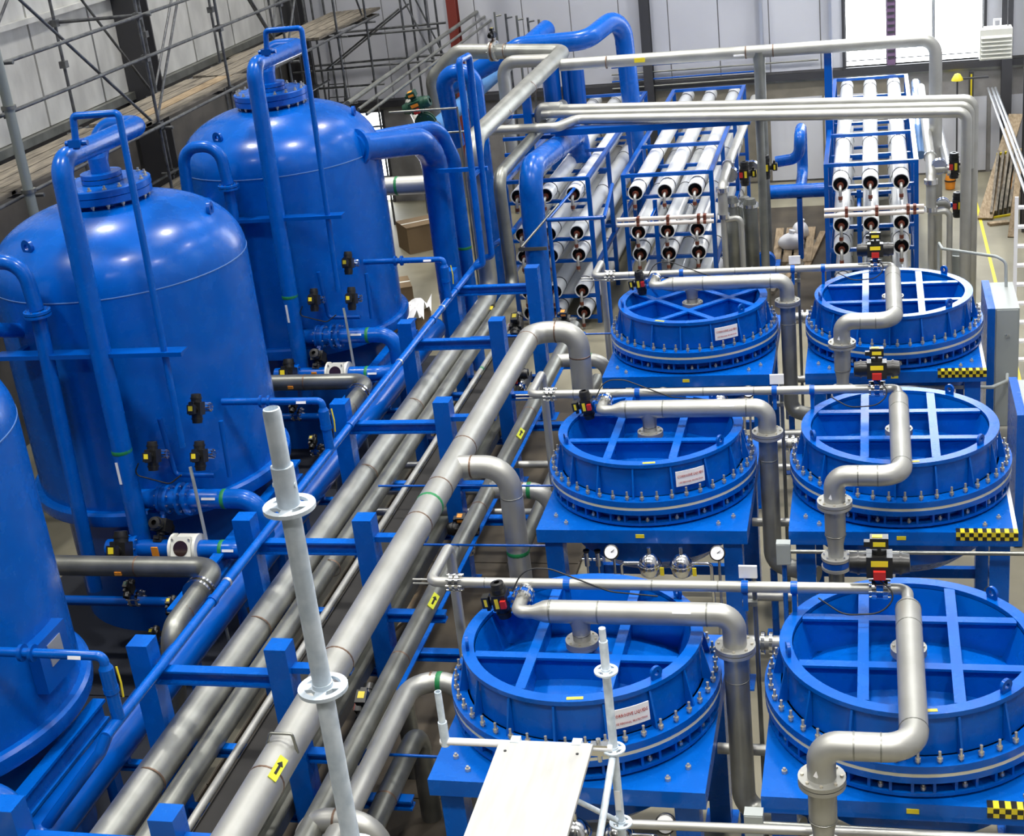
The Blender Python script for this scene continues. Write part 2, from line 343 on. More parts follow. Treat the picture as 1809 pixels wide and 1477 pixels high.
def stand(cx,cy,row,side):
    t=thing('vessel_stand','blue square steel stand under the %s row %s vessel%s'%(row,side,', chequered tape on its corner' if side=='right' else ''),'stand',(cx,cy,0),group='vessel stands')
    H=1.1
    part(t,'top_plate',MB().box(-H,H,-1.16,H,1.90,1.93),BLUE)
    mb=MB().box(-H,H,-1.16,-1.14,1.78,1.90).box(-H,H,H-.02,H,1.78,1.90).box(-H,-H+.02,-1.14,H-.02,1.78,1.90).box(H-.02,H,-1.14,H-.02,1.78,1.90)
    part(t,'apron',mb,BLUE)
    for x in (-.94,.94):
        for y in (-1.0,.94):
            part(t,'leg',MB().box(x-.095,x+.095,y-.095,y+.095,.02,1.90),BLUE)
            part(t,'foot_plate',MB().box(x-.15,x+.15,y-.15,y+.15,0,.02),BLUE)
    part(t,'brace',MB().box(-.845,.845,-1.05,-.97,.25,.37),BLUE); part(t,'brace',MB().box(-.845,.845,.9,.98,.25,.37),BLUE)
    for x,y in ((-.94,-.86),(-.80,-1.02),(.80,-1.02),(.94,-.86)): part(t,'plate_bolt',MB().cyl((x,y,1.93),(x,y,1.955),.024,n=6).cyl((x,y,1.955),(x,y,1.975),.012,n=6),BOLT)
    part(t,'yellow_tag',MB().box(-.045,.045,-1.167,-1.16,1.845,1.885),YEL)
    if side=='right':
        hz=part(t,'hazard_tape',MB().box(.52,1.10,-1.168,-1.16,1.845,1.925).box(.52,1.10,-1.168,-1.08,1.93,1.934),YEL)
        mb=MB()
        for k in range(14):
            x=.52+k*.0414; z=1.885 if k%2 else 1.845; mb.box(x,x+.0414,-1.170,-1.168,z,z+.04)
            if not k%2: mb.box(x,x+.0414,-1.166,-1.08,1.934,1.936)
        sub(hz,'black_squares',mb,BLACK,'stuff')
        part(t,'edge_tape',MB().box(1.06,1.10,-1.08,.5,1.93,1.933),PAPER)
    return t
GRID=[(0,0,0,'front','left',1),(DX,0,0,'front','right',0),(0,DY,0,'middle','left',1),(DX,DY,0,'middle','right',0),(0,DZ,45,'back','left',1),(DX,DZ,0,'back','right',0)]
for cx,cy,br,row,side,sg in GRID: vessel(cx,cy,br,row,side,sg); stand(cx,cy,row,side)
# ================================================================ valves
def valve(name,label,loc,pipe,stem,r,act=1.0,sl=None,body=None,group=None,tagc=None,fl=True,fm=None,along=False):
    """local frame: x = actuator length, y = pipe axis, z = stem"""
    y=V(pipe).normalized(); z=V(stem).normalized(); x=y.cross(z)
    t=thing(name,label,'valve',group=group); M=Matrix((x,y,z)).transposed().to_4x4(); M.translation=V(loc); t.matrix_world=M
    body=body or BLUE2; R=r*1.62; sl=sl or R+.07
    b=part(t,'valve_body',MB().disc((0,0,0),(0,1,0),R,.05,n=20).cyl((0,0,R*.8),(0,0,sl),.028*act+.004,n=8).box(-.035*act,.035*act,-.03*act,.03*act,R*.7,R+.03),body)
    if fl:
        for s in (-1,1):
            f=part(t,'flange',MB().disc((0,s*.045,0),(0,1,0),R*1.06,.035,n=20),fm or CHROME)
        sub(f,'flange_bolts',bolts_ring((0,0,0),(0,1,0),R*.9,8,.012,.17),CHROME,'stuff')
    a=act
    c=sl+.075*a
    m=MB().lathe([(.03*a,-.20*a),(.066*a,-.195*a),(.072*a,-.15*a),(.072*a,.15*a),(.066*a,.195*a),(.03*a,.20*a)],14,(0,0,c),(1,0,0)).box(-.085*a,.085*a,-.085*a,.085*a,c-.075*a,c+.07*a)
    m.cyl((-.13*a,0,c),(-.145*a,0,c),.08*a,n=14).cyl((.13*a,0,c),(.145*a,0,c),.08*a,n=14)
    def sw(mb):
        if along: mb.v=[(-q[1],q[0],q[2]) for q in mb.v]
        return mb
    ab=part(t,'actuator',sw(m),BLACK)
    part(t,'position_indicator',MB().cyl((0,0,c+.07*a),(0,0,c+.10*a),.05*a,n=12).box(-.05*a,.05*a,-.012*a,.012*a,c+.10*a,c+.118*a),BLACK)
    part(t,'yellow_label',sw(MB().box(-.055*a,.055*a,-.088*a,-.085*a,c+.005*a,c+.045*a)),tagc or YEL)
    part(t,'switch_box',sw(MB().box(-.06*a,.06*a,-.05*a,.05*a,c+.118*a,c+.19*a).box(-.10*a,-.06*a,-.03*a,.03*a,c+.125*a,c+.16*a)),BLACK)
    part(t,'status_label',sw(MB().box(-.045*a,.02*a,-.03*a,.03*a,c+.19*a,c+.193*a)),tagc or YEL)
    part(t,'yellow_label',sw(MB().box(-.04*a,.04*a,-.053*a,-.05*a,c+.135*a,c+.165*a)),tagc or YEL)
    part(t,'solenoid_coil',sw(MB().box(-.04*a,.04*a,-.125*a,-.085*a,c-.075*a,c-.02*a)),RED)
    return t
def cable(name,pts,r,label,m=None,bend=.2):
    return solo(name,MB().tube(fillet(pts,bend,5),r,6),m or CABLE,label,'cable')
for cx,cy,br,row,side,sg in GRID:
    if side=='left':
        t=thing('overhead_pipe','stainless overhead pipe with a tee over the %s left vessel'%row,'pipe',(cx,cy,2.8),world=True,group='overhead pipes on the left column')
        X=lambda x,y,z:(cx+x,cy+y,z)
        part(t,'main_run',MB().pipe([X(-.25,0,2.8),X(1.26,0,2.8),X(1.26,0,2.53)],.097,.2,n=20,k=9),STEEL)
        part(t,'reducer',MB().tube([X(-.25,0,2.8),X(-.30,0,2.798),X(-.40,0,2.79)]+fillet([X(-.40,0,2.79),X(-.53,0,2.79),X(-.53,.175,2.79)],.11,7)[1:],[.097,.092,.057]+[.057]*9,n=18),STEEL)
        part(t,'tee_branch',MB().tube([X(0,0,2.8),X(0,0,2.70),X(0,0,2.66),X(0,0,2.54)],[.097,.09,.077,.075],n=20),STEEL)
        flange(t,X(0,0,2.53),(0,0,1),.14,.028,8); flange(t,X(1.26,0,2.515),(0,0,1),.165,.03,8)
        for x in (-.24,.16,1.05): weld(t,X(x,0,2.8),(1,0,0),.097,.014,STEELD)
        weld(t,X(0,0,2.60),(0,0,1),.075,.012,STEELD)
        part(t,'white_label',MB().obox(X(.78,-.075,2.862),X(.93,-.075,2.862),.028,.004,up=(0,-.77,.63)),PAPER)
        valve('butterfly_valve','black actuated valve at the small end of the %s left overhead pipe'%row,X(-.53,.23,2.79),(0,1,0),(-1,0,-.12),.055,.85,sl=.13)
        part(t,'reducer',MB().pipe([X(-.53,.29,2.79),X(-.53,.42,2.80)],.05,n=14),STEEL)
        d=thing('drop_pipe','grey drop pipe descending beside the %s left vessel'%row,'pipe',X(1.26,0,0),world=True,group='drop pipes between the vessel columns')
        part(d,'riser',MB().pipe([X(1.26,0,2.46),X(1.26,0,.92),X(1.75,-.25,.92)],.1,.15,n=20),PIPEA)
        flange(d,X(1.26,0,2.478),(0,0,1),.165,.03,8,m=STEEL)
        part(d,'support_foot',MB().cyl(X(1.26,0,0),X(1.26,0,.85),.04,n=10).box(cx+1.16,cx+1.36,cy-.1,cy+.1,0,.015),BLUE)
        weld(d,X(1.26,0,2.2),(0,0,1),.1,.012,STEELD)
        # header along the back of the row
        h=thing('header_pipe','slim stainless header running across behind the %s row of vessels'%row,'pipe',X(-1.4,.42,2.8),world=True,group='slim headers behind the vessel rows')
        part(h,'header_run',MB().pipe([X(-1.40,1.08,.04),X(-1.40,1.08,2.82),X(-1.40,.42,2.82),X(DX-.26,.42,2.82)],.047,.085,n=14),STEEL)
        part(h,'base_plate',MB().box(cx-1.5,cx-1.3,cy+.98,cy+1.18,0,.04),STEELD)
        for s in (-.026,.026): f=part(h,'coupling_flange',MB().disc(X(-1.17+s,.42,2.82),(1,0,0),.082,.03,n=18),CHROME)
        sub(f,'coupling_bolts',bolts_ring(X(-1.17,.42,2.82),(1,0,0),.07,8,.01,.14),CHROME,'stuff')
        for x in (-.9,.55,1.1): weld(h,X(x,.42,2.82),(1,0,0),.047,.012,STEELD)
        for i,x in enumerate((-.18,1.32,1.72)):
            c=part(h,'pipe_clamp',MB().lathe([(.047,-.028),(.054,-.028),(.054,.028),(.047,.028)],16,X(x,.42,2.82),(1,0,0)).box(cx+x-.02,cx+x+.02,cy+.40,cy+.44,2.60,2.775),BLUE)
        part(h,'support_post',MB().cyl(X(1.39,.50,0),X(1.39,.50,2.9),.02,n=8).box(cx+1.29,cx+1.41,cy+.44,cy+.50,2.62,2.66),STEELD)
        part(h,'white_bracket',MB().box(cx+1.27,cx+1.42,cy+.475,cy+.50,2.87,2.98),PAPER)
        solo('black_cable',MB().tube(fillet([X(-.62,.24,2.84),X(-.52,.33,3.02),X(-.3,.36,3.0),X(.2,.37,2.78),X(.6,.36,2.75)],.3,5),.007,6),CABLE,'thin black cable looping off the %s left valve actuator'%row,'cable')
        for k,(z,y) in enumerate(((2.74,.60),(2.70,.60))):
            solo('instrument_tube',MB().pipe([X(-1.62,y,z),X(-.45 if k else 1.0,y,z)],.010,n=6),STEEL,'thin instrument tube behind the %s row header, %s one'%(row,('upper','lower')[k]),'tube')
    else:
        t=thing('overhead_pipe','bent stainless overhead pipe crossing the %s right vessel'%row,'pipe',(cx,cy,2.82),world=True,group='overhead pipes on the right column')
        X=lambda x,y,z:(cx+x,cy+y,z)
        el=fillet([X(-.16,.42,2.82),X(-.0,.42,2.82),X(0,.25,2.82)],.11,7)
        part(t,'reducer',MB().tube(el+[X(0,.22,2.82),X(0,.12,2.82)],[.047]*len(el)+[.055,.1],n=18),STEEL)
        part(t,'main_run',MB().pipe([X(0,.12,2.82),X(0,-1.72,2.82),X(-.62,-1.72,2.82),X(-.62,-1.72,2.565)],.1,.2,n=22,k=9),STEEL)
        part(t,'tee_branch',MB().tube([X(0,0,2.8),X(0,0,2.70),X(0,0,2.66),X(0,0,2.54)],[.097,.09,.077,.075],n=20),STEEL)
        flange(t,X(0,0,2.53),(0,0,1),.14,.028,8); flange(t,X(-.62,-1.72,2.55),(0,0,1),.165,.03,8)
        for a,b in (((0,.1),(0,1,0)),((0,-.18),(0,1,0)),((0,-1.50),(0,1,0)),((-.22,-1.72),(1,0,0)),((-.40,-1.72),(1,0,0))): weld(t,X(a[0],a[1],2.82),b,.1,.012,STEELD)
        part(t,'white_label',MB().obox(X(-.66,-1.815,2.62),X(-.60,-1.81,2.74),.03,.004,up=(0,-1,.2)),PAPER)
        d=thing('drop_pipe','stainless drop pipe with a reducer in front of the %s right stand'%row,'pipe',X(-.62,-1.72,0),world=True,group='drop pipes in front of the right stands')
        flange(d,X(-.62,-1.72,2.512),(0,0,1),.165,.03,8,bm=CHROME)
        part(d,'reducer',MB().tube([X(-.62,-1.72,z) for z in (2.5,2.26,2.20,2.10,2.07,1.97)],[.1,.1,.097,.077,.075,.075],n=20),STEEL)
        flange(d,X(-.62,-1.72,1.955),(0,0,1),.14,.03,8,bm=CHROME)
        part(d,'wafer_body',MB().disc(X(-.62,-1.72,1.90),(0,0,1),.13,.06,n=20),BLUE2)
        flange(d,X(-.62,-1.72,1.85),(0,0,1),.14,.03,8,bm=CHROME)
        part(d,'lower_run',MB().pipe([X(-.62,-1.72,1.84),X(-.62,-1.72,.6),X(-.2,-1.72,.6)],.075,.12,n=18),STEELD)
        part(d,'support_foot',MB().cyl(X(-.62,-1.72,0),X(-.62,-1.72,.55),.035,n=10).box(cx-.72,cx-.52,cy-1.82,cy-1.62,0,.015),BLUE)
        weld(d,X(-.62,-1.72,2.2),(0,0,1),.1,.012,STEELD)
        valve('butterfly_valve','black actuated valve standing on the right end of the %s row header'%row,X(-.215,.42,2.82),(1,0,0),(0,.15,1),.05,1.2,sl=.13,along=True)
        solo('black_cable',MB().tube(fillet([X(-.22,.34,2.95),X(-.08,.28,2.85),X(-.2,.2,2.72),X(-.5,.2,2.70),X(-.7,.36,2.76)],.2,5),.007,6),CABLE,'thin black cable under the %s right header valve'%row,'cable')
        if row!='back':
            j=thing('junction_box','small grey junction box on a conduit before the %s right stand'%row,'box',X(-1.15,-1.2,1.62),world=True)
            part(j,'box_body',MB().box(cx-1.22,cx-1.08,cy-1.30,cy-1.2,1.62,1.86),GREYP); part(j,'lid',MB().box(cx-1.215,cx-1.085,cy-1.306,cy-1.30,1.63,1.85),GREYP)
            part(j,'post',MB().cyl(X(-1.15,-1.23,0),X(-1.15,-1.23,1.62),.025,n=8),BLUE)
            part(j,'conduit',MB().pipe([X(-1.08,-1.25,1.75),X(1.55,-1.25,1.75)],.022,n=8),STEELD)
# ================================================================ pipe rack
FR=[-2.42,-.14,2.27,5.33,8.2,10.56]; PXL,PXR=-3.97,-2.66
NM=['nearest','second','third','fourth','fifth','sixth']
for i,y in enumerate(FR):
    t=thing('pipe_rack_frame','blue welded pipe rack frame, %s from the camera'%NM[i],'frame',((PXL+PXR)/2,y,0),world=True,group='pipe rack frames')
    for x in (PXL,PXR):
        part(t,'post',MB().box(x-.1,x+.1,y-.1,y+.1,.02,2.5),BLUE); part(t,'base_plate',MB().box(x-.16,x+.16,y-.16,y+.16,0,.02),BLUE)
    def ibeam(x0,x1,zt,h=.14,w_=.055): return MB().box(x0,x1,y-w_,y+w_,zt-.02,zt).box(x0,x1,y-.009,y+.009,zt-h+.02,zt-.02).box(x0,x1,y-w_,y+w_,zt-h,zt-h+.02)
    part(t,'cross_beam',ibeam(PXL+.1,PXR-.1,2.22),BLUE)
    part(t,'low_beam',ibeam(PXL+.1,PXR-.1,1.405,.10,.045),BLUE)
    for z in (1.40,.93): part(t,'bracket_arm',ibeam(PXR+.1,PXR+(1.0 if z<1 else .72),z,.10),BLUE)
    if i in (1,3,4): part(t,'side_arm',ibeam(PXL-.62,PXL-.1,1.18,.08,.04),BLUE)
    part(t,'lower_beam',ibeam(PXL+.1,PXR-.1,.72,.10,.045),BLUE)
def run(name,pts,r,m,label,bend=.25,cat='pipe',welds=(),bands=(),n=18,group=None,at0=None):
    t=thing(name,label,cat,at0 or pts[0],world=True,group=group)
    part(t,'pipe_run',MB().pipe(pts,r,bend,n=n,k=8),m)
    for w_ in welds: weld(t,w_[0],w_[1],r)
    for b in bands: band(t,b[0],b[1],r)
    return t
# big overhead manifold right of the posts
BX,BZ,BR=-2.07,2.45,.145
t=run('manifold_pipe',[(BX,-3.6,BZ),(BX,7.75,BZ),(BX+.62,7.75,BZ),(BX+.62,7.75,.0)],BR,STEEL,'large pale stainless manifold pipe arching down at its far end',.24,
   welds=[((BX,y,BZ),(0,1,0)) for y in (-1.95,-.3,2.2,3.0,4.05,7.4)]+[((BX+.33,7.75,BZ),(1,0,0)),((BX+.62,7.75,2.1),(0,0,1))],bands=[((BX,2.62,BZ),(0,1,0))],n=24)
part(t,'branch_elbow',MB().pipe([(BX,3.55,BZ),(BX+.62,3.55,BZ),(BX+.62,3.55,.0)],.125,.27,n=22,k=9),STEEL)
weld(t,(BX+.22,3.55,BZ),(1,0,0),.125); weld(t,(BX+.62,3.55,2.1),(0,0,1),.125,.015,STEELD); band(t,(BX+.62,3.55,1.42),(0,0,1),.125)
for i,y in enumerate(FR):
    if y<7: part(t,'saddle',MB().box(PXR+.1,BX+.05,y-.05,y+.05,BZ-BR-.07,BZ-BR-.012),BLUE)
part(t,'lifting_clip',MB().tube(fillet([(BX-.1,-1.62,BZ+.1),(BX-.06,-1.62,BZ+.2),(BX+.12,-1.62,BZ+.2),(BX+.14,-1.62,BZ+.03)],.02,3),.012,8),STEELD)
def flow_tag(t,x,y,z,r):
    c=.72*r
    g=part(t,'flow_tag',MB().obox((x+c,y-.13,z+c),(x+c,y+.13,z+c),.075,.006,up=(.7,0,.7)),mat('lime yellow tag',(.62,.66,.03),.5) if 'lime yellow tag' not in bpy.data.materials else bpy.data.materials['lime yellow tag'])
    mb=MB().obox((x+c+.003,y-.07,z+c+.003),(x+c+.003,y+.03,z+c+.003),.02,.006,up=(.7,0,.7)); k=.0064
    for a in range(5): mb.obox((x+c+.003,y+.03+a*.009,z+c+.003),(x+c+.003,y+.039+a*.009,z+c+.003),.05-.01*a,.006,up=(.7,0,.7))
    sub(g,'black_arrow',mb,BLACK)
flow_tag(t,BX,-1.92,BZ,BR+.002)
# pipes lying inside the rack
run('rack_pipe',[(-3.74,-3.6,1.56),(-3.76,12.0,1.56),(-3.76,12.0,4.16),(-3.50,18.5,4.40),(-5.75,18.9,4.5),(-6.35,18.9,4.0),(-6.35,18.9,2.5)],.15,PIPEA,'thick grey stainless pipe inside the rack that turns up and back at its far end',[.4,.4,.2,.3,.3],
   welds=[((-3.73,y,1.56),(0,1,0)) for y in (-.9,1.6,5.2,7.3)]+[((-3.66,13.8,4.16),(.04,1,.06)),((-3.58,15.5,4.26),(.04,1,.06)),((-4.7,18.66,4.47),(1,-.2,0))],bands=[((-3.722,9.6,1.56),(0,1,0))],n=22)
run('rack_pipe',[(-3.44,-3.6,1.49),(-3.52,12.6,1.49),(-3.56,12.6,3.42),(-3.55,18.2,3.42)],.105,STEELD,'second stainless pipe beside the thick one inside the rack, rising at the back',.3,welds=[((-3.43,3,1.49),(0,1,0))])
run('rack_pipe',[(-3.20,-3.6,1.445),(-3.20,10.9,1.445)],.038,STEEL,'narrow pale pipe inside the rack',bands=[((-3.20,9.0,1.445),(0,1,0))])
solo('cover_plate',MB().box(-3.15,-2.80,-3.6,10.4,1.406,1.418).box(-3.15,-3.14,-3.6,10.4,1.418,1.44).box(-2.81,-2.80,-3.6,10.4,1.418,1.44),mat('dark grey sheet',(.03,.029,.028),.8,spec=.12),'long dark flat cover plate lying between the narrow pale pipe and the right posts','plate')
solo('cable_tray',MB().box(-3.02,-2.80,-3.6,10.4,.73,.75).box(-3.02,-3.0,-3.6,10.4,.75,.85).box(-2.82,-2.80,-3.6,10.4,.75,.85),STEELD,'grey steel cable tray low inside the rack','cable tray')
# painted lines on the left of the rack
HX=-4.47
t=run('main_header',[(HX,-3.6,1.38),(HX,11.0,1.38)],.18,BLUE2,'thick blue header pipe along the left of the rack posts',bands=[],n=24)
part(t,'end_cap',MB().lathe([(.18,0),(.17,.05),(.11,.11),(.001,.13)],20,(HX,11.0,1.38),(0,1,0),sharp=60),BLUE2)
for y in (-2.42,-.14,5.33,8.2): part(t,'saddle',MB().box(HX-.09,HX+.09,y-.03,y+.03,1.18,1.21),BLUE)
RX=-3.80
t=run('collector_line',[(RX,-1.25,2.27),(RX,12.3,2.27),(RX+.2,13.3,2.27),(RX+.2,16.0,2.27)],.047,BLUE,'thin blue collector line running over the rack cross beams',.3,n=14)
for y in (.95,5.1,8.9,10.2): part(t,'coupling',MB().lathe([(.047,-.03),(.058,-.03),(.058,.03),(.047,.03)],14,(RX,y,2.27),(0,1,0)),BLUE2)
for y in (1.3,7.2,9.4): part(t,'pipe_clamp',MB().lathe([(.047,-.02),(.053,-.02),(.053,.02),(.047,.02)],14,(RX,y,2.27),(0,1,0)),ALU)
part(t,'down_leg',MB().pipe([(RX,-1.22,2.27),(RX-.05,-1.3,2.15),(HX+.05,-1.5,1.5)],.05,.05,n=12),BLUE2)
t=run('standpipe',[(RX+.04,11.3,2.29),(-3.63,11.3,2.33),(-3.62,11.3,5.52),(-3.58,11.75,5.52),(-3.59,11.75,2.33),(RX+.04,11.75,2.29)],.052,BLUE,'tall thin blue twin standpipe rising from the collector line',.06,n=12)
part(t,'crossbar',MB().box(-4.35,-3.50,11.76,11.82,3.72,3.78).box(-3.66,-3.60,11.25,11.80,3.72,3.76),BLUE)
# low pipes between the rack and the vessels
t=run('low_pipe',[(-2.1,-3.6,1.50),(-2.1,10.6,1.50)],.1,STEELD,'long grey pipe on the rack brackets right of the posts',welds=[((-2.1,y,1.5),(0,1,0)) for y in (1.2,4.4,7.2)])
flow_tag(t,-2.1,2.2,1.5,.102); flow_tag(t,-2.1,6.4,1.5,.102)
for k,(y,x0) in enumerate(((.85,-1.88),(4.9,-2.1),(9.15,-2.1))):
    pts=[(-1.86,-3.6,1.50),(-1.86,y,1.50),(-1.36,y,1.50),(-1.36,y,.0)] if k==0 else [(x0+.02,y,1.50),(-1.36,y,1.50),(-1.36,y,.0)]
    z=1.50; t=run('takeoff_pipe',pts,.098,STEEL,'stainless pipe bending over and down beside the %s left stand, green band on it'%('front','middle','back')[k],.24,welds=[((-1.68,y,z),(1,0,0))],bands=[((-1.60,y,z),(1,0,0))])
run('low_pipe',[(-1.85,-3.6,1.02),(-1.85,.75,1.02),(-1.85,.75,.0)],.1,STEELD,'grey floor level pipe bending down beside the front left stand',.22,welds=[((-1.85,-.3,1.02),(0,1,0))])
run('low_pipe',[(-2.2,-3.6,1.02),(-2.2,1.4,1.02),(-2.2,1.4,.0)],.095,STEELD,'grey pipe under the rack brackets bending down near the third frame',.22)
run('low_pipe',[(-1.62,3.9,1.02),(-1.62,9.6,1.02)],.09,STEELD,'grey pipe low beside the middle left stand')
run('takeoff_pipe',[(-2.2,-1.25,1.02),(-2.2,-1.25,1.55),(-1.55,-1.25,1.55),(-1.55,-1.25,0)],.1,STEEL,'nearest stainless gooseneck with a bright weld beside the white pole',.26,welds=[((-1.9,-1.25,1.55),(1,0,0))])
solo('channel_beam',MB().box(-2.42,-2.26,-3.6,10.4,.932,.95).box(-2.42,-2.405,-3.6,10.4,.95,1.10),BLUE,'long blue channel lying on the lower rack brackets','beam')
for k,(y,z) in enumerate(((-.02,1.30),(4.45,1.78),(9.0,1.95),(3.35,1.6))):
    run('tie_line',[(-3.3 if k<3 else -2.55,y,z),(-1.05,y,z)],.014,BLUE2,'thin blue tie line reaching to the %s left stand from the rack'%('front','middle','back','middle (lower line)')[k] if k<3 else 'lower thin blue tie line near the middle left stand',n=8)
for k,(y,z) in enumerate(((5.6,.85),(6.2,.85),(7.0,.85))):
    run('cross_pipe',[(-4.3,y,z),(-1.3,y,z)],.05,STEEL,'short stainless pipe crossing low under the rack, %s one from the front'%('first','second','third')[k],n=12)

for k,(x,y,z,d) in enumerate(((-2.75,9.3,1.0,(0,1,0)),(-3.05,10.9,1.25,(1,0,0)),(-2.3,10.95,1.2,(0,1,0)),(-3.6,11.6,1.15,(1,0,0)),(-2.45,4.9,.75,(0,1,0)),(-2.5,1.3,.75,(1,0,0)))):
    valve('butterfly_valve','black actuated valve low by the rack posts, %s from the back'%('third','second','nearest the blue riser','farthest left','fourth','frontmost')[k],(x,y,z),d,(0,-.5,.85),.07,1.1,sl=.2,tagc=YEL if k%2 else ORANGE)
for k,(x,y) in enumerate(((-1.7,-1.0),(-3.3,4.2),(-3.0,7.4),(-1.6,3.0))):
    solo('floor_board',MB().obox((x-.3,y-.9,.03),(x+.25,y+.9,.03),.22,.045),WOOD,'loose brown board on the floor among the pipes, %s'%('beside the front left stand','under the rack at the third frame','under the rack farther back','beside the middle left stand')[k],'board')

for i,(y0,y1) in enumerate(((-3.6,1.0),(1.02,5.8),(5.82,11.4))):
    solo('shade_sheet',MB().box(-4.35,-1.28,y0,y1,.004,.012).box(-4.35,-4.33,y0,y1,.012,.05).box(-1.30,-1.28,y0,y1,.012,.05),mat('brown shade sheet',(.035,.027,.018),.7,col2=(.07,.055,.035),scale=1.5) if i==0 else bpy.data.materials['brown shade sheet'],'dark brown stained sheet on the floor under the pipe rack, %s section'%('front','middle','back')[i],'shade sheet')  # added sheets, their dark colour stands in for shade under the rack
# ================================================================ membrane racks
HL=8.45
def housing_parts(t):
    part(t,'tube',MB().lathe([(.117,.02),(.121,0),(.136,0),(.138,.01),(.138,HL-.01),(.13,HL)],20,axis=(0,1,0),sharp=50),WHITE)
    b=part(t,'bore',MB().lathe([(.117,.02),(.115,.16),(.001,.165)],16,axis=(0,1,0)),DARKBORE)
    for y in (.42,2.85,5.6,HL-.5): part(t,'strap',MB().lathe([(.138,-.016),(.144,-.016),(.144,.016),(.138,.016)],18,(0,y,0),(0,1,0)),BLKTR)
    part(t,'end_cap',MB().lathe([(.13,HL),(.09,HL+.03),(.001,HL+.03)],16,axis=(0,1,0)),WHITE)
    part(t,'port_fitting',MB().cyl((0,.16,-.02),(0,-.02,-.02),.042,n=10).disc((0,.01,-.02),(0,1,0),.058,.03,n=10),COPPER)
    part(t,'permeate_elbow',MB().pipe([(0,-.02,-.03),(0,-.12,-.04),(0,-.13,-.27)],.026,.07,n=8,k=3),STEEL)
    part(t,'hose_clamp',MB().lathe([(.026,-.03),(.036,-.03),(.036,.03),(.026,.03)],10,(0,-.13,-.2),(0,0,1)),COPPER)
def mlabel(rk,row,col): return 'white membrane housing, %s row, %s column of the %s rack'%(row,col,rk)
ROWS=[(2.50,'top'),(1.79,'second'),(1.38,'third'),(.70,'fourth'),(.285,'bottom')]
proto=None
RK=[('left',[-3.80,-3.295,-2.79],-4.06,-2.55),('middle',[-1.655,-1.14,-.615],-1.91,-.36),('right',[1.845,2.335,2.835],1.60,3.09)]
for rk,xs,fx0,fx1 in RK:
    g=[14.5,14.62,14.75][{'right':0,'middle':1,'left':2}[rk]]
    for z,rn in ROWS:
        for x,cn in zip(xs,('left','centre','right')):
            if proto is None:
                proto=thing('membrane_housing',mlabel(rk,rn,cn),'pressure tube',(x,g,z),group='membrane housings of the %s rack'%rk); housing_parts(proto)
            else: copytree(proto,(x,g,z),mlabel(rk,rn,cn),'membrane housings of the %s rack'%rk)
    t=thing('membrane_rack_frame','blue square tube frame of the %s membrane rack'%rk,'frame',((fx0+fx1)/2,15,0),world=True,group='membrane rack frames')
    ys=[14.98,17.18,19.9,22.55]; h=.038
    for y in ys:
        for x in (fx0,fx1): part(t,'post',MB().box(x-h,x+h,y-h,y+h,0,2.75),BLUE2)
        part(t,'top_bar',MB().box(fx0+h,fx1-h,y-h,y+h,2.69,2.75),BLUE2)
        for z,rn in ROWS: part(t,'tube_support',MB().box(fx0+h,fx1-h,y-h,y+h,z-.20,z-.144),BLUE2)
    for x in (fx0,fx1):
        for y0,y1 in zip(ys,ys[1:]):
            part(t,'top_rail',MB().box(x-h,x+h,y0+h,y1-h,2.69,2.75),BLUE2); part(t,'side_rail',MB().box(x-h,x+h,y0+h,y1-h,1.02,1.08),BLUE2)
    mx=xs[0]+(.30 if rk!='left' else .24)
    part(t,'front_post',MB().box(mx-h,mx+h,14.80,14.86,0,2.3),BLUE2)
    # pair of front collector pipes
    for z,yy,nm in ((2.17,14.12,'upper'),(2.09,14.06,'lower')) if rk!='left' else ():
        hp=thing('collector_pipe','%s pale collector pipe across the front of the %s rack'%(nm,rk),'pipe',(fx0,yy,z),world=True,group='rack front collectors')
        part(hp,'pipe_run',MB().cyl((fx0-.02,yy,z),(fx1+.10,yy,z),.036,n=12),mat('aged pale pipe',(.62,.57,.53),.4) if rk=='middle' and nm=='upper' else bpy.data.materials['aged pale pipe'])
        part(hp,'bracket',MB().box(mx-.02,mx+.02,yy+.034,14.80,z-.02,z+.0),BLUE2)
        if nm=='lower':
            for x in xs+[fx1-.15]: part(hp,'pipe_clamp',MB().lathe([(.036,-.025),(.045,-.025),(.045,.025),(.036,.025)],10,(x+.1,yy,z),(1,0,0)).box(x+.075,x+.125,yy-.04,yy+.10,z+.036,z+.12),COPPER)
for i,y in enumerate((13.75,14.4)):
    pass
gd=thing('guard_frame','blue tube guard frame standing before the left membrane rack','frame',(-2.4,13.2,0),world=True)
for x in (-2.89,-1.98): part(gd,'post',MB().cyl((x,13.05,0),(x,13.05,2.5),.035,n=10),BLUE2)
part(gd,'top_bar',MB().cyl((-2.92,13.05,2.52),(-1.95,13.05,2.52),.035,n=10),BLUE2)
part(gd,'side_rail',MB().cyl((-1.95,13.05,2.52),(-2.1,14.9,2.6),.035,n=10),BLUE2)
part(gd,'side_rail',MB().cyl((-2.92,13.05,2.52),(-2.75,14.9,2.6),.03,n=10),BLUE2)
part(gd,'leaning_bar',MB().cyl((-3.3,12.6,2.2),(-2.75,13.3,2.72),.02,n=8),STEELD)
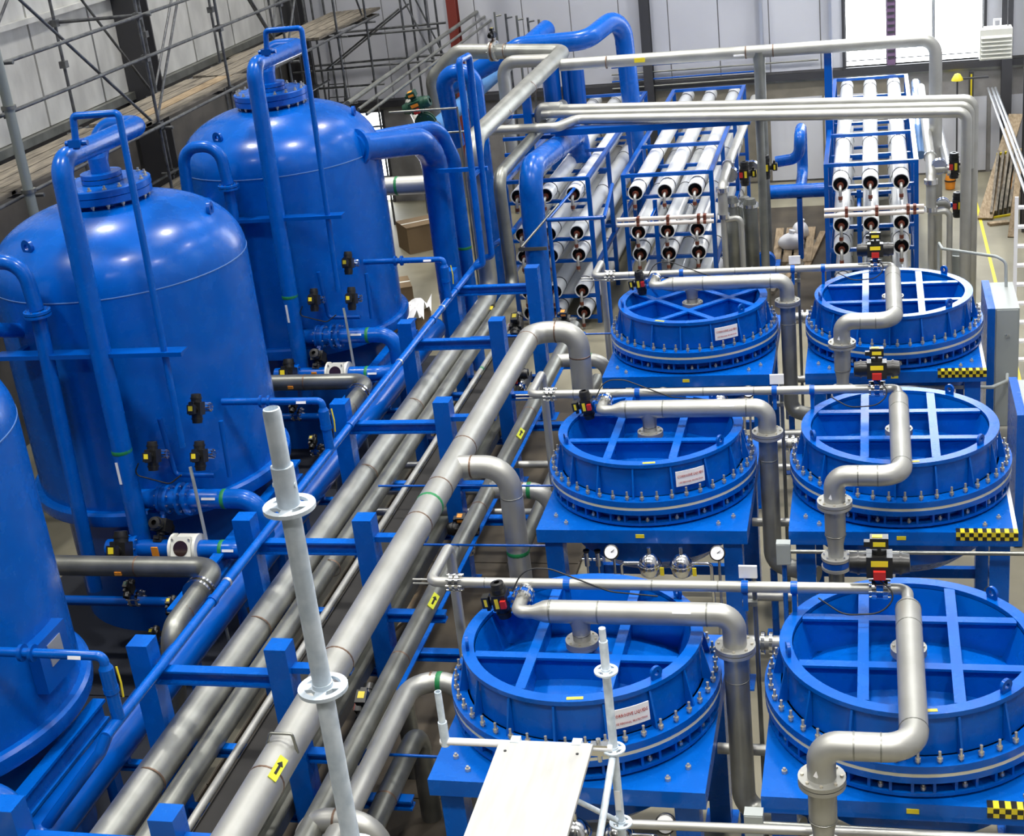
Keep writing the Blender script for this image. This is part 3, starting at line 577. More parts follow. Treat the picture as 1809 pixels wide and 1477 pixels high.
# feed risers beside the racks
for rk,x,y in (('middle',-.14,14.75),('right',3.34,14.6)):
    t=thing('feed_riser','stainless feed riser dropping beside the front of the %s rack'%rk,'pipe',(x,y,0),world=True,group='feed risers')
    part(t,'pipe_run',MB().tube(fillet([(x+.04,22.0,2.55),(x,y+1.0,2.62),(x-.02,y,2.5),(x-.02,y,2.0)],.25,6),.085,14),STEEL)
    part(t,'lower_run',MB().cyl((x-.02,y,0),(x-.02,y,2.0),.055,n=12),STEEL)
    for p,a in (((x,y+1.0,2.62),(0,1,0)),((x-.02,y,1.98),(0,0,1)),((x-.02,y,2.45),(0,0,1))): part(t,'coupling',MB().disc(p,a,.11,.08,n=16),CHROME)
    part(t,'branch',MB().pipe([(x+.0,y,1.9),(x+.28,y,1.95),(x+.28,y,.3)],.05,.1,n=10),STEEL)
for k,(x,y,z,lb) in enumerate(((3.66,15.0,2.6,'upper black actuator right of the right rack'),(3.72,14.9,1.95,'lower black actuator right of the right rack'),(.12,15.6,2.5,'black actuator between the middle rack and the grey riser'),(.45,16.2,2.45,'second black actuator beside the grey riser'))):
    valve('butterfly_valve',lb,(x-.2,y,z),(0,1,.0),(1,0,.0),.075,1.1,sl=.16)
t=run('side_branch',[(3.34,15.0,2.55),(4.0,15.0,2.55),(4.0,16.2,2.55)],.08,STEEL,'stainless branch with couplings right of the right rack',.15)
for x in (3.62,3.85): part(t,'coupling',MB().disc((x,15.0,2.55),(1,0,0),.12,.05,n=16),CHROME)
run('blue_stub_pipe',[(3.30,23.0,2.45),(3.22,18.6,2.45),(3.25,17.9,2.1)],.10,mat('pale blue pipe',(.12,.25,.50),.2,coat=.5),'pale blue glossy pipe along the right side of the right rack',.2)
run('blue_stub_pipe',[(3.62,21.0,2.3),(3.66,16.0,2.3)],.07,ALU,'bright pipe slanting beside the right rack',.2)
for k,(x,y,h) in enumerate(((-.08,15.55,2.1),(.22,15.75,2.0),(.08,16.25,1.9))):
    t=thing('cartridge_vessel','upright stainless cartridge vessel by the middle rack, %s'%('left one','right one','rear one')[k],'filter',(x,y,0),group='cartridge vessels')
    part(t,'body',MB().lathe([(.11,.35),(.13,.37),(.13,h-.1),(.09,h),(.001,h+.02)],20,sharp=50),STEELD)
    part(t,'clamp_ring',MB().disc((0,0,h-.12),(0,0,1),.155,.06,n=20),CHROME)
    part(t,'base_flange',MB().disc((0,0,.36),(0,0,1),.16,.04,n=20),CHROME)
    for a in (0,2.1,4.2): part(t,'leg',MB().cyl((.11*math.cos(a),.11*math.sin(a),0),(.1*math.cos(a),.1*math.sin(a),.36),.018,n=6),STEELD)
    part(t,'drain_nozzle',MB().pipe([(0,-.12,.75),(0,-.22,.75),(0,-.22,.5)],.03,.05,n=8),STEEL)
# ================================================================ overhead lines at the back
t=run('upper_header',[(-3.42,17.7,4.28),(3.50,17.55,4.28),(3.52,17.55,.0)],.115,STEEL,'uppermost pale stainless header crossing in front of the big window',.26,welds=[((x,17.6,4.28),(1,0,0)) for x in (-2.5,.12,.62)],n=20)
part(t,'tee_leg',MB().tube([(.36,17.6,4.28),(.36,17.6,4.12),(.36,17.6,4.06),(.36,17.6,0)],[.115,.112,.105,.1],18),STEELD)
part(t,'yellow_label',MB().box(-1.95,-1.75,17.47,17.49,4.26,4.34),YEL); part(t,'white_label',MB().box(-.1,.1,17.47,17.49,4.24,4.27),PAPER)
for k,(ya,yb,z,r,xe,nm) in enumerate(((16.45,14.95,3.70,.085,4.0,'rear'),(16.28,14.78,3.64,.07,3.94,'middle'),(16.10,14.58,3.575,.088,3.87,'front'))):
    x0=-3.55
    pts=[(x0,ya,z),(xe,yb,z),(xe,yb,0 if k!=1 else 2.6)]
    if k==2: pts=[(-4.6,15.45,3.58),(-3.1,15.35,3.58),(-2.85,15.95,3.575),(xe,yb,z),(xe,yb,0)]
    t=run('line_bundle_pipe',pts,r,STEEL,'%s stainless line of the bundle crossing above the membrane racks'%nm,.14,n=14,group='bundled overhead lines')
    if k==2: part(t,'tee_leg',MB().cyl((.49,15.29,3.57),(.49,15.29,0),.075,n=14),STEELD); part(t,'sleeve',MB().lathe([(.085,-.1),(.093,-.1),(.093,.1),(.085,.1)],14,(.49,15.29,3.575),(1,-.22,0)),STEEL)
t=thing('bundle_support','blue steel beam and posts carrying the overhead lines','frame',(1.6,17.5,0),world=True)
part(t,'beam',MB().box(-3.2,.3,15.62,15.92,3.36,3.47),BLUE2)
part(t,'post',MB().box(1.53,1.67,17.6,17.74,0,4.16),BLUE2); part(t,'post',MB().box(-3.92,-3.77,16.33,16.47,0,4.2),BLUE2)
for z in (3.62,3.2,2.9): part(t,'outrigger',MB().box(-4.4,-3.4,16.47,16.55,z-.06,z),BLUE2)
part(t,'brace',MB().box(-3.77,-3.2,15.8,16.4,3.38,3.44),BLUE2)
run('ball_joint',[(-3.62,16.46,3.48),(-3.62,16.46,3.71),(-3.2,16.40,3.71)],.12,STEEL,'short fat stainless elbow at the left end of the bundle',.1)
# blue and pale lines in the far corner
run('blue_main',[(-3.30,13.6,0),(-3.27,13.6,3.28),(-3.12,17.3,3.05),(-3.1,17.3,2.5)],.205,BLUE,'fat blue pipe rising and bending back beside the left membrane rack',[.42,.3],bands=[],n=24,welds=[])
for y in (15.3,16.6):
    o=bpy.data.objects['blue_main']; part(o,'weld_band',MB().lathe([(.205,-.015),(.211,-.01),(.211,.01),(.205,.015)],20,(-3.27+.04*(y-13.6),y,3.28-.062*(y-13.6)),(0,1,0)),BLUE2)
part(bpy.data.objects['blue_main'],'strap',MB().box(-3.55,-3.05,13.38,13.40,1.90,1.96),STEELD)
t=run('blue_riser_bend',[(-6.3,20.0,3.62),(-4.7,20.0,4.34),(-3.3,20.0,4.36),(-2.72,21.1,4.70),(-2.55,21.1,.0)],.2,BLUE,'thick blue pipe at the back wall ending in a high bend that drops',.42,n=22)
t=run('blue_riser_bend',[(-4.9,20.2,4.1),(-4.45,21.6,4.42)],.2,BLUE,'blue stub joining the back wall riser bend on its left',.4,n=20)
for k,(x,nm) in enumerate(((-4.42,'wide left'),(-4.10,'narrow middle'),(-3.85,'wide right'))):
    r=(.2,.09,.17)[k]
    run('blue_standpipe',[(x,21.4,0),(x,21.4,3.72)],r,BLUE2,'%s blue upright pipe behind the pale cross header'%nm,n=16)
run('blue_long_pipe',[(-5.75,22.6,3.50),(-5.75,15.2,3.42)],.155,mat('dusty blue pipe',(.06,.20,.45),.4),'dusty blue pipe running to the back left above the second tank',.3,welds=[((-5.75,19,3.46),(0,1,0)),((-5.75,16.6,3.44),(0,1,0))])
run('blue_long_pipe',[(-5.35,16.6,3.1),(-5.35,16.2,4.52),(-4.75,16.2,4.55),(-4.75,16.2,.0)],.16,BLUE,'blue hooked pipe behind the twin standpipe',.32)
run('pale_bend',[(-3.6,17.95,4.34),(-4.68,18.2,4.34),(-4.68,18.2,2.4)],.125,STEEL,'pale stainless bend right of the corner pipe',.3)
run('pale_bend',[(-8.3,23.4,2.7),(-6.6,19.0,2.7)],.15,OFFW,'pale pipe lying behind the second tank towards the doorway',.3)
run('pale_cross_pipe',[(-6.0,13.2,3.2),(-4.6,13.2,3.2)],.16,STEEL,'stainless crosspiece seen between the second tank and the blue down pipe',.3,bands=[((-5.5,13.2,3.2),(1,0,0))])
valve('gate_valve','dark green cast valve beside the blue hooked pipe',(-5.9,16.6,3.55),(0,1,0),(-.3,-.4,1),.13,1.5,body=GREENV,tagc=ORANGE,fm=GREENV)
o=bpy.data.objects['gate_valve']
for c in o.children:
    if c.name.startswith(('actuator','position','switch')): c.data.materials.clear(); c.data.materials.append(GREENV)
valve('wafer_valve','rusty wafer valve in the high pale pipe at the back',(-4.95,18.72,4.48),(1,-.2,0),(0,0,1),.12,.7,body=WELD,fm=STEEL)
for k,(x0,x1,y,z) in enumerate(((-5.7,-4.45,13.9,4.32),(-5.8,-4.3,14.2,3.85))):
    solo('conduit',MB().cyl((x0,y,z),(x1,y-.1,z+.02),.02,n=6).cyl((x1,y-.1,0),(x1,y-.1,z+.04),.02,n=6),STEELD,'thin grey conduit strung behind the second tank, %s one'%('upper','lower')[k],'pipe')
for k in range(5):
    solo('conduit',MB().cyl((-5.9+.25*k,22.9,0),(-5.9+.25*k,22.9,4.7-.06*k),.03,n=6).cyl((-5.9+.25*k,22.9,4.6-.06*k),(-5.75+.25*k,22.9,4.62-.06*k),.02,n=6),GALVD if k%2 else STEELD,'thin upright conduit in the back left corner, %s from the left'%('first','second','third','fourth','fifth')[k],'pipe')
for k in range(4):
    z=3.0-.16*k; solo('wall_conduit',MB().cyl((-3.6,YF-.16-.03*k,z),(1.2 if k<2 else -.2,YF-.16-.03*k,z+.02),.022,n=6),STEELD if k%2 else BLUE2,'thin horizontal conduit on the far wall, %s from the top'%('first','second','third','fourth')[k],'pipe')
t=run('mid_blue_pipe',[(.42,18.2,1.45),(1.52,18.2,1.45)],.14,BLUE,'blue pipe low between the middle and right racks',.3,n=18); part(t,'support_foot',MB().box(.93,1.03,18.1,18.3,0,1.32),BLUE2)
t=run('mid_blue_bend',[(.52,18.6,1.95),(.98,18.6,2.0),(1.0,18.6,2.45),(1.0,19.4,2.45),(1.0,19.4,1.5),(1.0,18.25,1.46)],.11,BLUE,'blue gooseneck between the middle and right racks',.22,n=16)
pm=thing('pump_set','blue pump with dark motor on the floor between the racks','pump',(.55,17.2,0),world=True)
part(pm,'motor',MB().lathe([(.001,0),(.13,.01),(.14,.05),(.14,.42),(.11,.45),(.001,.46)],18,(.35,17.2,.35),(0,1,0),sharp=40),BLACK)
part(pm,'casing',MB().disc((.35,17.1,.38),(0,1,0),.2,.16,n=20).cyl((.35,17.1,.38),(.35,17.1,.8),.07,n=12),BLUE2)
part(pm,'base_plate',MB().box(.1,.6,16.9,17.8,0,.2),BLUE)
st=thing('step_stack','loose brown timbers stacked on the floor between the racks','timber',(.8,19,0),world=True)
for k in range(4): part(st,'board',MB().obox((.5+.2*k,17.9,.06+.0*k),(.45+.22*k,20.3,.06),.16,.1),WOOD)
for k in range(2):
    t=thing('bag','crumpled white sack on the floor between the racks, %s'%('front one','back one')[k],'bag',(.75+.15*k,18.9+.8*k,0))
    mb=MB().sphere((0,0,.2),.2,14,9,1.0)
    mb.v=[(x*(1.1+.25*math.sin(7*z+3*k)),y*(1+.2*math.cos(9*x)),max(0,z)) for x,y,z in mb.v]; part(t,'sack',mb,PAPER); part(t,'tied_neck',MB().cyl((0,0,.36),(.03,0,.46),.04,.07,n=8),PAPER)

solo('shade_sheet',MB().box(-.30,1.55,14.6,22.3,.003,.010).box(-.30,-.28,14.6,22.3,.010,.03).box(1.53,1.55,14.6,22.3,.010,.03),bpy.data.materials['brown shade sheet'],'dark brown stained sheet on the floor between the middle and right racks','shade sheet')  # another added dark sheet, darkens the floor between the racks
for k in range(6):
    solo('timber',MB().obox((.1+.2*k,15.2+.5*k,.05),(.5+.17*k,17.0+.6*k,.06),.12,.07),WOOD if k%2 else PLANK,'loose timber between the middle and right racks, %s from the front'%('first','second','third','fourth','fifth','sixth')[k],'timber')
# ================================================================ pressure tanks
TX,TR=-6.41,1.517; TYS=[(-.21,'nearest'),(5.19,'middle'),(10.59,'farthest')]
def tank(y,nm):
    t=thing('pressure_tank','tall blue domed pressure tank, the %s of the three'%nm,'tank',(TX,y,0),group='pressure tanks')
    n=16; dome=[(TR*math.cos(a),4.41+.80*math.sin(a)) for a in [PI/2*k/n for k in range(n)]]+[(.05,5.21)]
    # torispherical feel: full shoulder
    dome=[(TR*(math.cos(a)**.8 if math.cos(a)>0 else 0),4.41+.80*math.sin(a)**1.0) for a in [PI/2*k/n for k in range(n)]]+[(.02,5.21)]
    part(t,'shell',MB().lathe([(TR,1.80),(TR,4.41)]+dome[1:],72,sharp=80),BLUE)
    part(t,'weld_seam',MB().lathe([(TR,4.405),(TR+.004,4.408),(TR+.004,4.418),(TR-.002,4.421)],72),mat('pale seam',(.10,.22,.5),.4) if nm=='nearest' else bpy.data.materials['pale seam'])
    part(t,'base_ring',MB().lathe([(1.40,1.66),(1.60,1.66),(1.61,1.70),(1.61,1.80),(1.58,1.83),(1.40,1.83)],72),BLUE)
    part(t,'skirt',MB().lathe([(1.30,0),(1.30,1.66)],48),BLUE2)
    part(t,'foot_ring',MB().lathe([(1.28,.001),(1.42,.001),(1.42,.04),(1.28,.04)],48),BLUE2)
    part(t,'manway_neck',MB().lathe([(.42,5.08),(.42,5.26)],32),BLUE)
    f=part(t,'manway_flange',MB().lathe([(.36,5.24),(.55,5.24),(.55,5.32),(.36,5.32)],40),BLUE)
    c=part(t,'manway_cover',MB().lathe([(.55,5.325),(.555,5.33),(.555,5.40),(.54,5.41),(.001,5.41)],40),BLUE)
    for k in range(18):
        a=2*PI*k/18; o=link('cover_bolt',STUD,c); o.location=(.50*math.cos(a),.50*math.sin(a),5.40); o.scale=(1.2,1.2,.55)
        o=link('lower_nut',STUD2,f); o.location=(.50*math.cos(a),.50*math.sin(a),5.215); o.scale=(1.2,1.2,1.0)
    for a in (8,128,248):
        r=1.22; a=math.radians(a); o=part(t,'lifting_lug',lug_mb(),BLUE2); o.location=(r*math.cos(a),r*math.sin(a),4.88); o.rotation_euler=(0,0,a+PI/2); o.scale=(1.6,1.6,1.6)
    for z,wd in ((3.9,2.2),):
        part(t,'bracket_bar',MB().box(-.80,1.5,-1.78,-1.72,z-.05,z).box(-.80,1.5,-1.72,-1.60,z-.02,z),BLUE2)
        for x in (-.6,.35): part(t,'bracket_stub',MB().box(x-.04,x+.04,-1.72,-math.sqrt(TR**2-x*x)+.03,z-.06,z-.01),BLUE2)
    if nm=='nearest':
        pl=part(t,'nameplate',MB().box(1.50,1.62,-.26,.22,2.12,2.62),BLUE2); sub(pl,'plate_face',MB().box(1.62,1.628,-.12,.10,2.32,2.54),ALU)
    return t
for y,nm in TYS:
    tank(y,nm)
    P=lambda x,dy,z:(x,y+dy,z)
    near=nm=='nearest'
    t=thing('tank_feed_pipe','blue feed pipe climbing the front of the %s tank and bending over its cover'%nm,'pipe',P(-5.9,-1.72,0),world=True,group='tank feed pipes')
    part(t,'pipe_run',MB().pipe([P(-5.93,-1.74,1.15),P(-5.86,-1.74,6.05),P(-5.90,.22,6.0),P(-6.41,.24,6.0),P(-6.41,0,5.66),P(-6.41,0,5.5)],.115,[.2,.17,.17,.12],n=20,k=8),BLUE)
    flange(t,P(-6.41,0,5.44),(0,0,1),.24,.05,10,m=BLUE,bm=BOLT); flange(t,P(-6.41,0,5.50),(0,0,1),.24,.05,0,m=BLUE)
    part(t,'neck',MB().cyl(P(-6.41,0,5.5),P(-6.41,0,5.7),.115,n=18),BLUE)
    band(t,P(-5.91,-1.74,2.72),(0,0,1),.115); part(t,'white_label',MB().box(-5.96,-5.93,y-1.862,y-1.855,2.35,2.62),PAPER)
    v=thing('vent_line','thin blue vent line looped above the %s tank'%nm,'pipe',P(-5.1,-1.72,0),world=True,group='vent lines')
    part(v,'pipe_run',MB().pipe([P(-5.64,-1.72,6.16),P(-5.60,-1.72,6.50),P(-5.08,-1.72,6.50),P(-5.16,-1.72,2.75)],.038,.05,n=10),BLUE)
    part(v,'vent_valve',MB().box(-5.70,-5.56,y-1.77,y-1.67,6.18,6.26).cyl(P(-5.75,-1.72,6.22),P(-5.50,-1.72,6.22),.03,n=8),BLUE2)
    g=thing('drain_gooseneck','blue gooseneck pipe on the front left of the %s tank'%nm,'pipe',P(-6.6,-1.7,0),world=True,group='tank goosenecks')
    part(g,'pipe_run',MB().pipe([P(-6.56,-1.72,4.42),P(-6.60,-1.72,4.98),P(-7.16,-1.72,4.98),P(-7.22,-1.72,4.2),P(-7.0,-1.2,4.0)],.085,.26,n=16,k=8),BLUE)
    flange(g,P(-6.56,-1.72,4.40),(0,0,1),.15,.03,8,m=BLUE,bm=CHROME); flange(g,P(-6.56,-1.72,4.36),(0,0,1),.15,.03,0,m=BLUE)
    part(g,'down_leg',MB().pipe([P(-6.56,-1.72,4.36),P(-6.68,-1.74,.9)],.085,.1,n=16),BLUE)
    # inlet manifold line
    z=2.0
    m=thing('tank_outlet_pipe','blue outlet pipe curving from the %s tank down to the header'%nm,'pipe',P(-5,-1.55,z),world=True,group='tank outlet pipes')
    part(m,'pipe_run',MB().pipe([P(-5.92,-1.52,z),P(-4.47,-1.52,z),P(-4.47,-1.52,1.50)],.115,.24,n=20,k=8),BLUE)
    band(m,P(-4.88,-1.52,z),(1,0,0),.115); part(m,'white_label',MB().obox(P(-5.12,-1.625,z+.05),P(-4.95,-1.625,z+.05),.03,.005,up=(0,-.9,.4)),PAPER)
    for x in (-5.42,-5.32): f=flange(m,P(x,-1.52,z),(1,0,0),.19,.035,8,m=BLUE,bm=CHROME)
    if near is False or True:
        valve('butterfly_valve','black actuated valve on the upper outlet pipe of the %s tank'%nm,P(-5.62,-1.52,z),(1,0,0),(-.1,-.65,-.75),.10,1.05,sl=.24,fm=BLUE)
        s=thing('sight_valve','white framed sight valve with a round window below the %s tank'%nm,'valve',P(-5.3,-1.85,1.53),world=True,group='sight valves')
        part(s,'body',MB().obox(P(-5.42,-1.85,1.53),P(-5.18,-1.85,1.53),.24,.26),OFFW)
        for x in (-5.45,-5.15): part(s,'flange',MB().disc(P(x,-1.85,1.53),(1,0,0),.175,.035,n=20),OFFW)
        part(s,'window_frame',MB().obox(P(-5.425,-1.985,1.60),P(-5.175,-1.985,1.60),.035,.27,up=(0,.42,.9)),OFFW)
        part(s,'dark_window',MB().disc(P(-5.30,-1.998,1.606),(0,-.9,.42),.09,.02,n=20),mat('dark sight glass',(.03,.012,.01),.1,coat=1) if near else bpy.data.materials['dark sight glass'])
        sub(bpy.data.objects[s.children[-1].name],'window_bolts',bolts_ring(P(-5.30,-2.0,1.607),(0,-.9,.42),.145,4,.014,.03,a0=PI/4),BOLT,'stuff')
        l=thing('lower_outlet_pipe','lower blue pipe through the sight valve of the %s tank'%nm,'pipe',P(-5,-1.85,1.5),world=True,group='lower outlet pipes')
        part(l,'pipe_run',MB().pipe([P(-6.3,-1.85,1.52),P(-5.47,-1.85,1.52)],.11,.2,n=18),BLUE2); part(l,'pipe_run',MB().pipe([P(-5.13,-1.85,1.52),P(-4.62,-1.85,1.52),P(-4.47,-1.45,1.42)],.11,.22,n=18),BLUE)
        band(l,P(-4.86,-1.85,1.52),(1,0,0),.11); part(l,'orange_tag',MB().obox(P(-5.68,-1.98,1.52),P(-5.60,-1.98,1.52),.02,.18),ORANGE); part(l,'white_label',MB().obox(P(-4.82,-1.955,1.56),P(-4.68,-1.955,1.56),.03,.005,up=(0,-.9,.4)),PAPER)
        valve('butterfly_valve','black actuated valve on the lower pipe of the %s tank'%nm,P(-5.95,-1.85,1.52),(1,0,0),(-.1,-.8,.3),.10,1.15,sl=.22,fm=BLUE)
        q=run('rinse_pipe',[P(-7.2,-2.55,1.68),P(-4.60,-2.55,1.68),P(-4.60,-3.75,1.62),P(-4.66,-4.0,.4)],.115,STEELD,'stainless pipe turning towards the camera below the %s tank'%nm,.22,welds=[((-5.55,y-2.55,1.68),(1,0,0)),((-4.60,y-3.45,1.63),(0,1,0))],n=18)
        for d in (-3.00,-3.08): part(q,'coupling_flange',MB().disc(P(-4.60,d,1.66),(0,1,0),.165,.035,n=20),CHROME)
        part(q,'orange_tag',MB().obox(P(-5.78,-2.665,1.65),P(-5.70,-2.665,1.65),.02,.04),ORANGE)
        # small sampling manifold with three little actuators
        k=thing('sample_line','thin blue sample line leaving the %s tank for the collector'%nm,'pipe',P(-4.5,-.8,2.9),world=True,group='sample lines')
        part(k,'pipe_run',MB().pipe([P(-5.05,-.78,2.90),P(-3.80,-.80,2.90),P(-3.80,-.80,2.78)],.042,.07,n=12),BLUE)
        part(k,'isolating_valve',MB().lathe([(.042,.02),(.05,0),(.062,-.02),(.062,-.20),(.066,-.20),(.066,-.25),(.055,-.26),(.055,-.5)],14,P(-3.80,-.80,2.80)),BLUE)
        for x in (-4.55,-4.45): part(k,'union',MB().disc(P(x,-.79,2.90),(1,0,0),.075,.03,n=12),BLUE2)
        part(k,'white_label',MB().obox(P(-4.10,-.842,2.90),P(-3.98,-.842,2.90),.03,.004,up=(0,-.9,.4)),PAPER)
        part(k,'sample_tap',MB().tube(fillet([P(-3.70,-.80,2.80),P(-3.68,-.82,2.66),P(-3.69,-.82,2.52)],.05,3),.009,6),YEL)
        part(k,'branch',MB().pipe([P(-5.55,-1.40,2.96),P(-5.50,-1.40,2.25),P(-5.0,-1.42,2.25)],.03,.06,n=8),BLUE2); part(k,'branch',MB().pipe([P(-4.85,-1.30,2.88),P(-4.85,-1.35,2.2)],.03,.06,n=8),BLUE2)
        for x,dy,zz,nn in ((-5.06,-1.1,3.02,'upper'),(-5.55,-1.42,2.58,'left'),(-4.97,-1.42,2.58,'right')):
            valve('sample_valve','small black actuator, the %s of three on the %s tank front'%(nn,nm),P(x,dy-.12,zz),(1,0,.0),(0,-.9,.3),.03,.85,sl=.13,fm=BLUE)
        solo('black_cable',MB().tube(fillet([P(-5.75,-1.72,2.55),P(-5.82,-1.75,2.42),P(-5.4,-1.75,2.30),P(-5.25,-1.72,2.4)],.1,4),.009,6),CABLE,'looping black cable on the front of the %s tank'%nm,'cable')
        solo('grey_conduit',MB().tube(fillet([P(-5.12,-1.72,2.5),P(-5.10,-1.75,2.35),P(-5.05,-1.80,.0)],.1,3),.02,6),GREYP,'thin grey conduit descending in front of the %s tank'%nm,'pipe')
    solo('shade_plate',MB().box(-8.3,-4.70,y-2.69,y+2.69,.003,.06),mat('dark shade plate',(.008,.011,.02),.7) if near else bpy.data.materials['dark shade plate'],'dark skid deck under the %s tank'%nm,'shade plate')  # added plate, coloured near black to imitate the shade below the tank
    b=thing('skid_beam','blue skid beam along the right foot of the %s tank'%nm,'beam',P(-4.85,-1.5,0),world=True,group='skid beams')
    part(b,'beam',MB().box(-4.93,-4.80,y-3.2,y+.55,1.50,1.53).box(-4.88,-4.85,y-3.2,y+.55,1.33,1.50).box(-4.93,-4.80,y-3.2,y+.55,1.30,1.33),BLUE)
    for dy in (-3.0,-.35,.45): part(b,'post',MB().box(-4.92,-4.81,y+dy-.06,y+dy+.06,.062,1.30),BLUE2)
    # dim valve cluster under the tank
    for j,(x,dy,zz) in enumerate(((-6.0,-2.0,.95),(-5.45,-2.1,.80),(-5.0,-2.0,1.0),(-5.7,-2.2,.45))):
        u=valve('drain_valve','small dark valve in the dim space under the %s tank, %s'%(nm,('far left','centre','right','lowest')[j]),P(x,dy,zz),(1,0,0),(0,-.5,.85),.06,.6,fm=CHROME,tagc=YEL if j%2 else GREENV)
    run('drain_line',[P(-7.2,-2.0,.9),P(-4.7,-2.0,.9),P(-4.7,-2.0,0)],.06,BLUE2,'low blue drain line under the %s tank'%nm,.1,n=12)
# large blue down pipes right of the farthest tank
for k,(pts,r,lb) in enumerate((([(-5.1,10.25,4.52),(-4.47,11.55,4.30),(-4.47,12.15,3.9),(-4.47,12.15,.0)],.21,'fat blue pipe leaving the farthest tank and dropping to the header'),([(-5.2,11.2,4.45),(-4.45,12.55,4.30),(-4.32,12.75,3.7),(-4.32,12.75,.0)],.12,'slimmer blue down pipe behind the fat one'))):
    t=run('blue_down_pipe',pts,r,BLUE,lb,.45,n=22)
band(bpy.data.objects['blue_down_pipe.001'],(-4.32,12.75,2.2),(0,0,1),.12)
part(bpy.data.objects['blue_down_pipe'],'flange',MB().disc((-5.07,10.32,4.52),(.45,.9,-.15),.28,.06,n=24),BLUE)
# ================================================================ scaffold along the left wall
R_=.028
t=thing('tube_scaffold','old grey tube scaffold with plank decks along the left wall','scaffold',(-9.5,15,0),world=True)
YS=[3.2,7.35,11.5,14.45,17.4,20.4,22.4]
for x in (-8.8,-10.25):
    for y in YS:
        part(t,'standard',MB().cyl((x,y,0),(x,y,8.6),R_,n=8),GALVD)
        for z in (3.4,4.82,5.9,6.55): part(t,'coupler',MB().box(x-.055,x+.055,y-.055,y+.055,z-.06,z+.05),GALVD)
for x in (-8.75,-10.2):
    for z in ((3.4,4.82,5.92,6.55) if x>-9 else (3.4,4.82)): part(t,'ledger',MB().cyl((x,2.6,z),(x,23.2,z),R_,n=8),GALVD)
for y in YS:
    for z in (3.4,4.82): part(t,'transom',MB().cyl((-8.6,y+.07,z-.06),(-10.5,y+.07,z-.06),R_,n=8),GALVD)
    part(t,'transom',MB().cyl((-8.6,y+.07,6.55),(-10.4,y+.07,6.55),R_,n=8),GALVD)
for a,b in zip(YS[:-1],YS[1:]): 
    k=YS.index(a)
    part(t,'brace',MB().cyl((-8.85,a,8.0 if k%2 else 4.82),(-8.85,b,4.82 if k%2 else 8.0),.024,n=8),GALVD)
    part(t,'brace',MB().cyl((-10.3,a,4.82 if k%2 else 7.9),(-10.3,b,7.9 if k%2 else 4.82),.024,n=8),GALVD)
pw=(-8.95,-9.25,-9.55,-9.85)
for i,y0 in enumerate((2.8,7.0,11.1,15.2,19.3)):
    for k,x in enumerate(pw):
        if (i,k) in ((0,2),(3,0)): continue
        m=WOOD if (i,k)==(2,1) else PLANK
        part(t,'plank',MB().box(x-.135,x+.135,y0+.1*k,y0+4.3-.06*k,4.87+.005*i,4.92+.005*i),m)
for i,y0 in enumerate((6.0,10.1,14.4)):
    for k,x in enumerate(pw[:3]): part(t,'plank',MB().box(x-.135,x+.135,y0+.07*k,y0+4.2,3.45,3.50),PLANK)
part(t,'tarpaulin',MB().box(-9.9,-8.9,7.2,10.5,3.36,3.38),GREENV)
t=thing('standpipe','thick pale grey upright pipe at the left edge before the scaffold','pipe',(-8.66,7.0,0),world=True)
part(t,'pipe_run',MB().cyl((-8.62,7.1,0),(-8.62,7.1,8.6),.07,n=14),mat('weathered grey tube',(.30,.33,.30),.5,metal=.3)); part(t,'coupler',MB().disc((-8.62,7.1,6.02),(0,0,1),.10,.05,n=14).disc((-8.62,7.1,4.9),(0,0,1),.10,.05,n=14),STEELD)
# far bay along the end wall
t=thing('tube_scaffold','scaffold bay with one sloping ramp in front of the far wall','scaffold',(-9,23.6,0),world=True)
for x in (-10.9,-10.4,-8.22,-7.62):
    for y in (23.3,24.1): part(t,'standard',MB().cyl((x,y,0),(x,y,8.2),R_,n=8),GALVD)
for y in (23.25,24.05):
    for z in (3.62,4.35): part(t,'ledger',MB().cyl((-11.1,y,z),(-7.4,y,z+.05),R_,n=8),GALVD)
    part(t,'brace',MB().cyl((-10.3,y,3.62),(-8.25,y,4.9),.022,n=8),GALVD); part(t,'brace',MB().cyl((-8.15,y,5.2),(-7.55,y,3.66),.022,n=8),GALVD)
for k,x in enumerate((-10.0,-9.72,-9.44)): part(t,'ramp_board',MB().obox((x-1.2,19.9,4.55),(x+.55,23.4,4.80),.26,.05),PLANK)
part(t,'ladder_stile',MB().cyl((-10.3,22.9,1.9),(-10.2,23.2,3.6),.02,n=6),GALVD); part(t,'ladder_stile',MB().cyl((-9.9,22.9,1.9),(-9.8,23.2,3.6),.02,n=6),GALVD)
for k in range(5): part(t,'ladder_rung',MB().cyl((-10.28+.02*k,22.95+.05*k,2.1+.3*k),(-9.88+.02*k,22.95+.05*k,2.1+.3*k),.014,n=6),GALVD)
# gangway handrails climbing in the back left corner
for k,(dx,dz) in enumerate(((0,0),(.18,-.12),(.32,-.22))):
    solo('gangway_rail',MB().cyl((-6.75+dx,24.56,4.52+dz),(-6.75+dx,14.8,4.36+dz),.045 if k==0 else .03,n=8),STEELD,'grey rail running to the back left corner above the blue pipes, %s one'%('upper','middle','lower')[k],'rail')
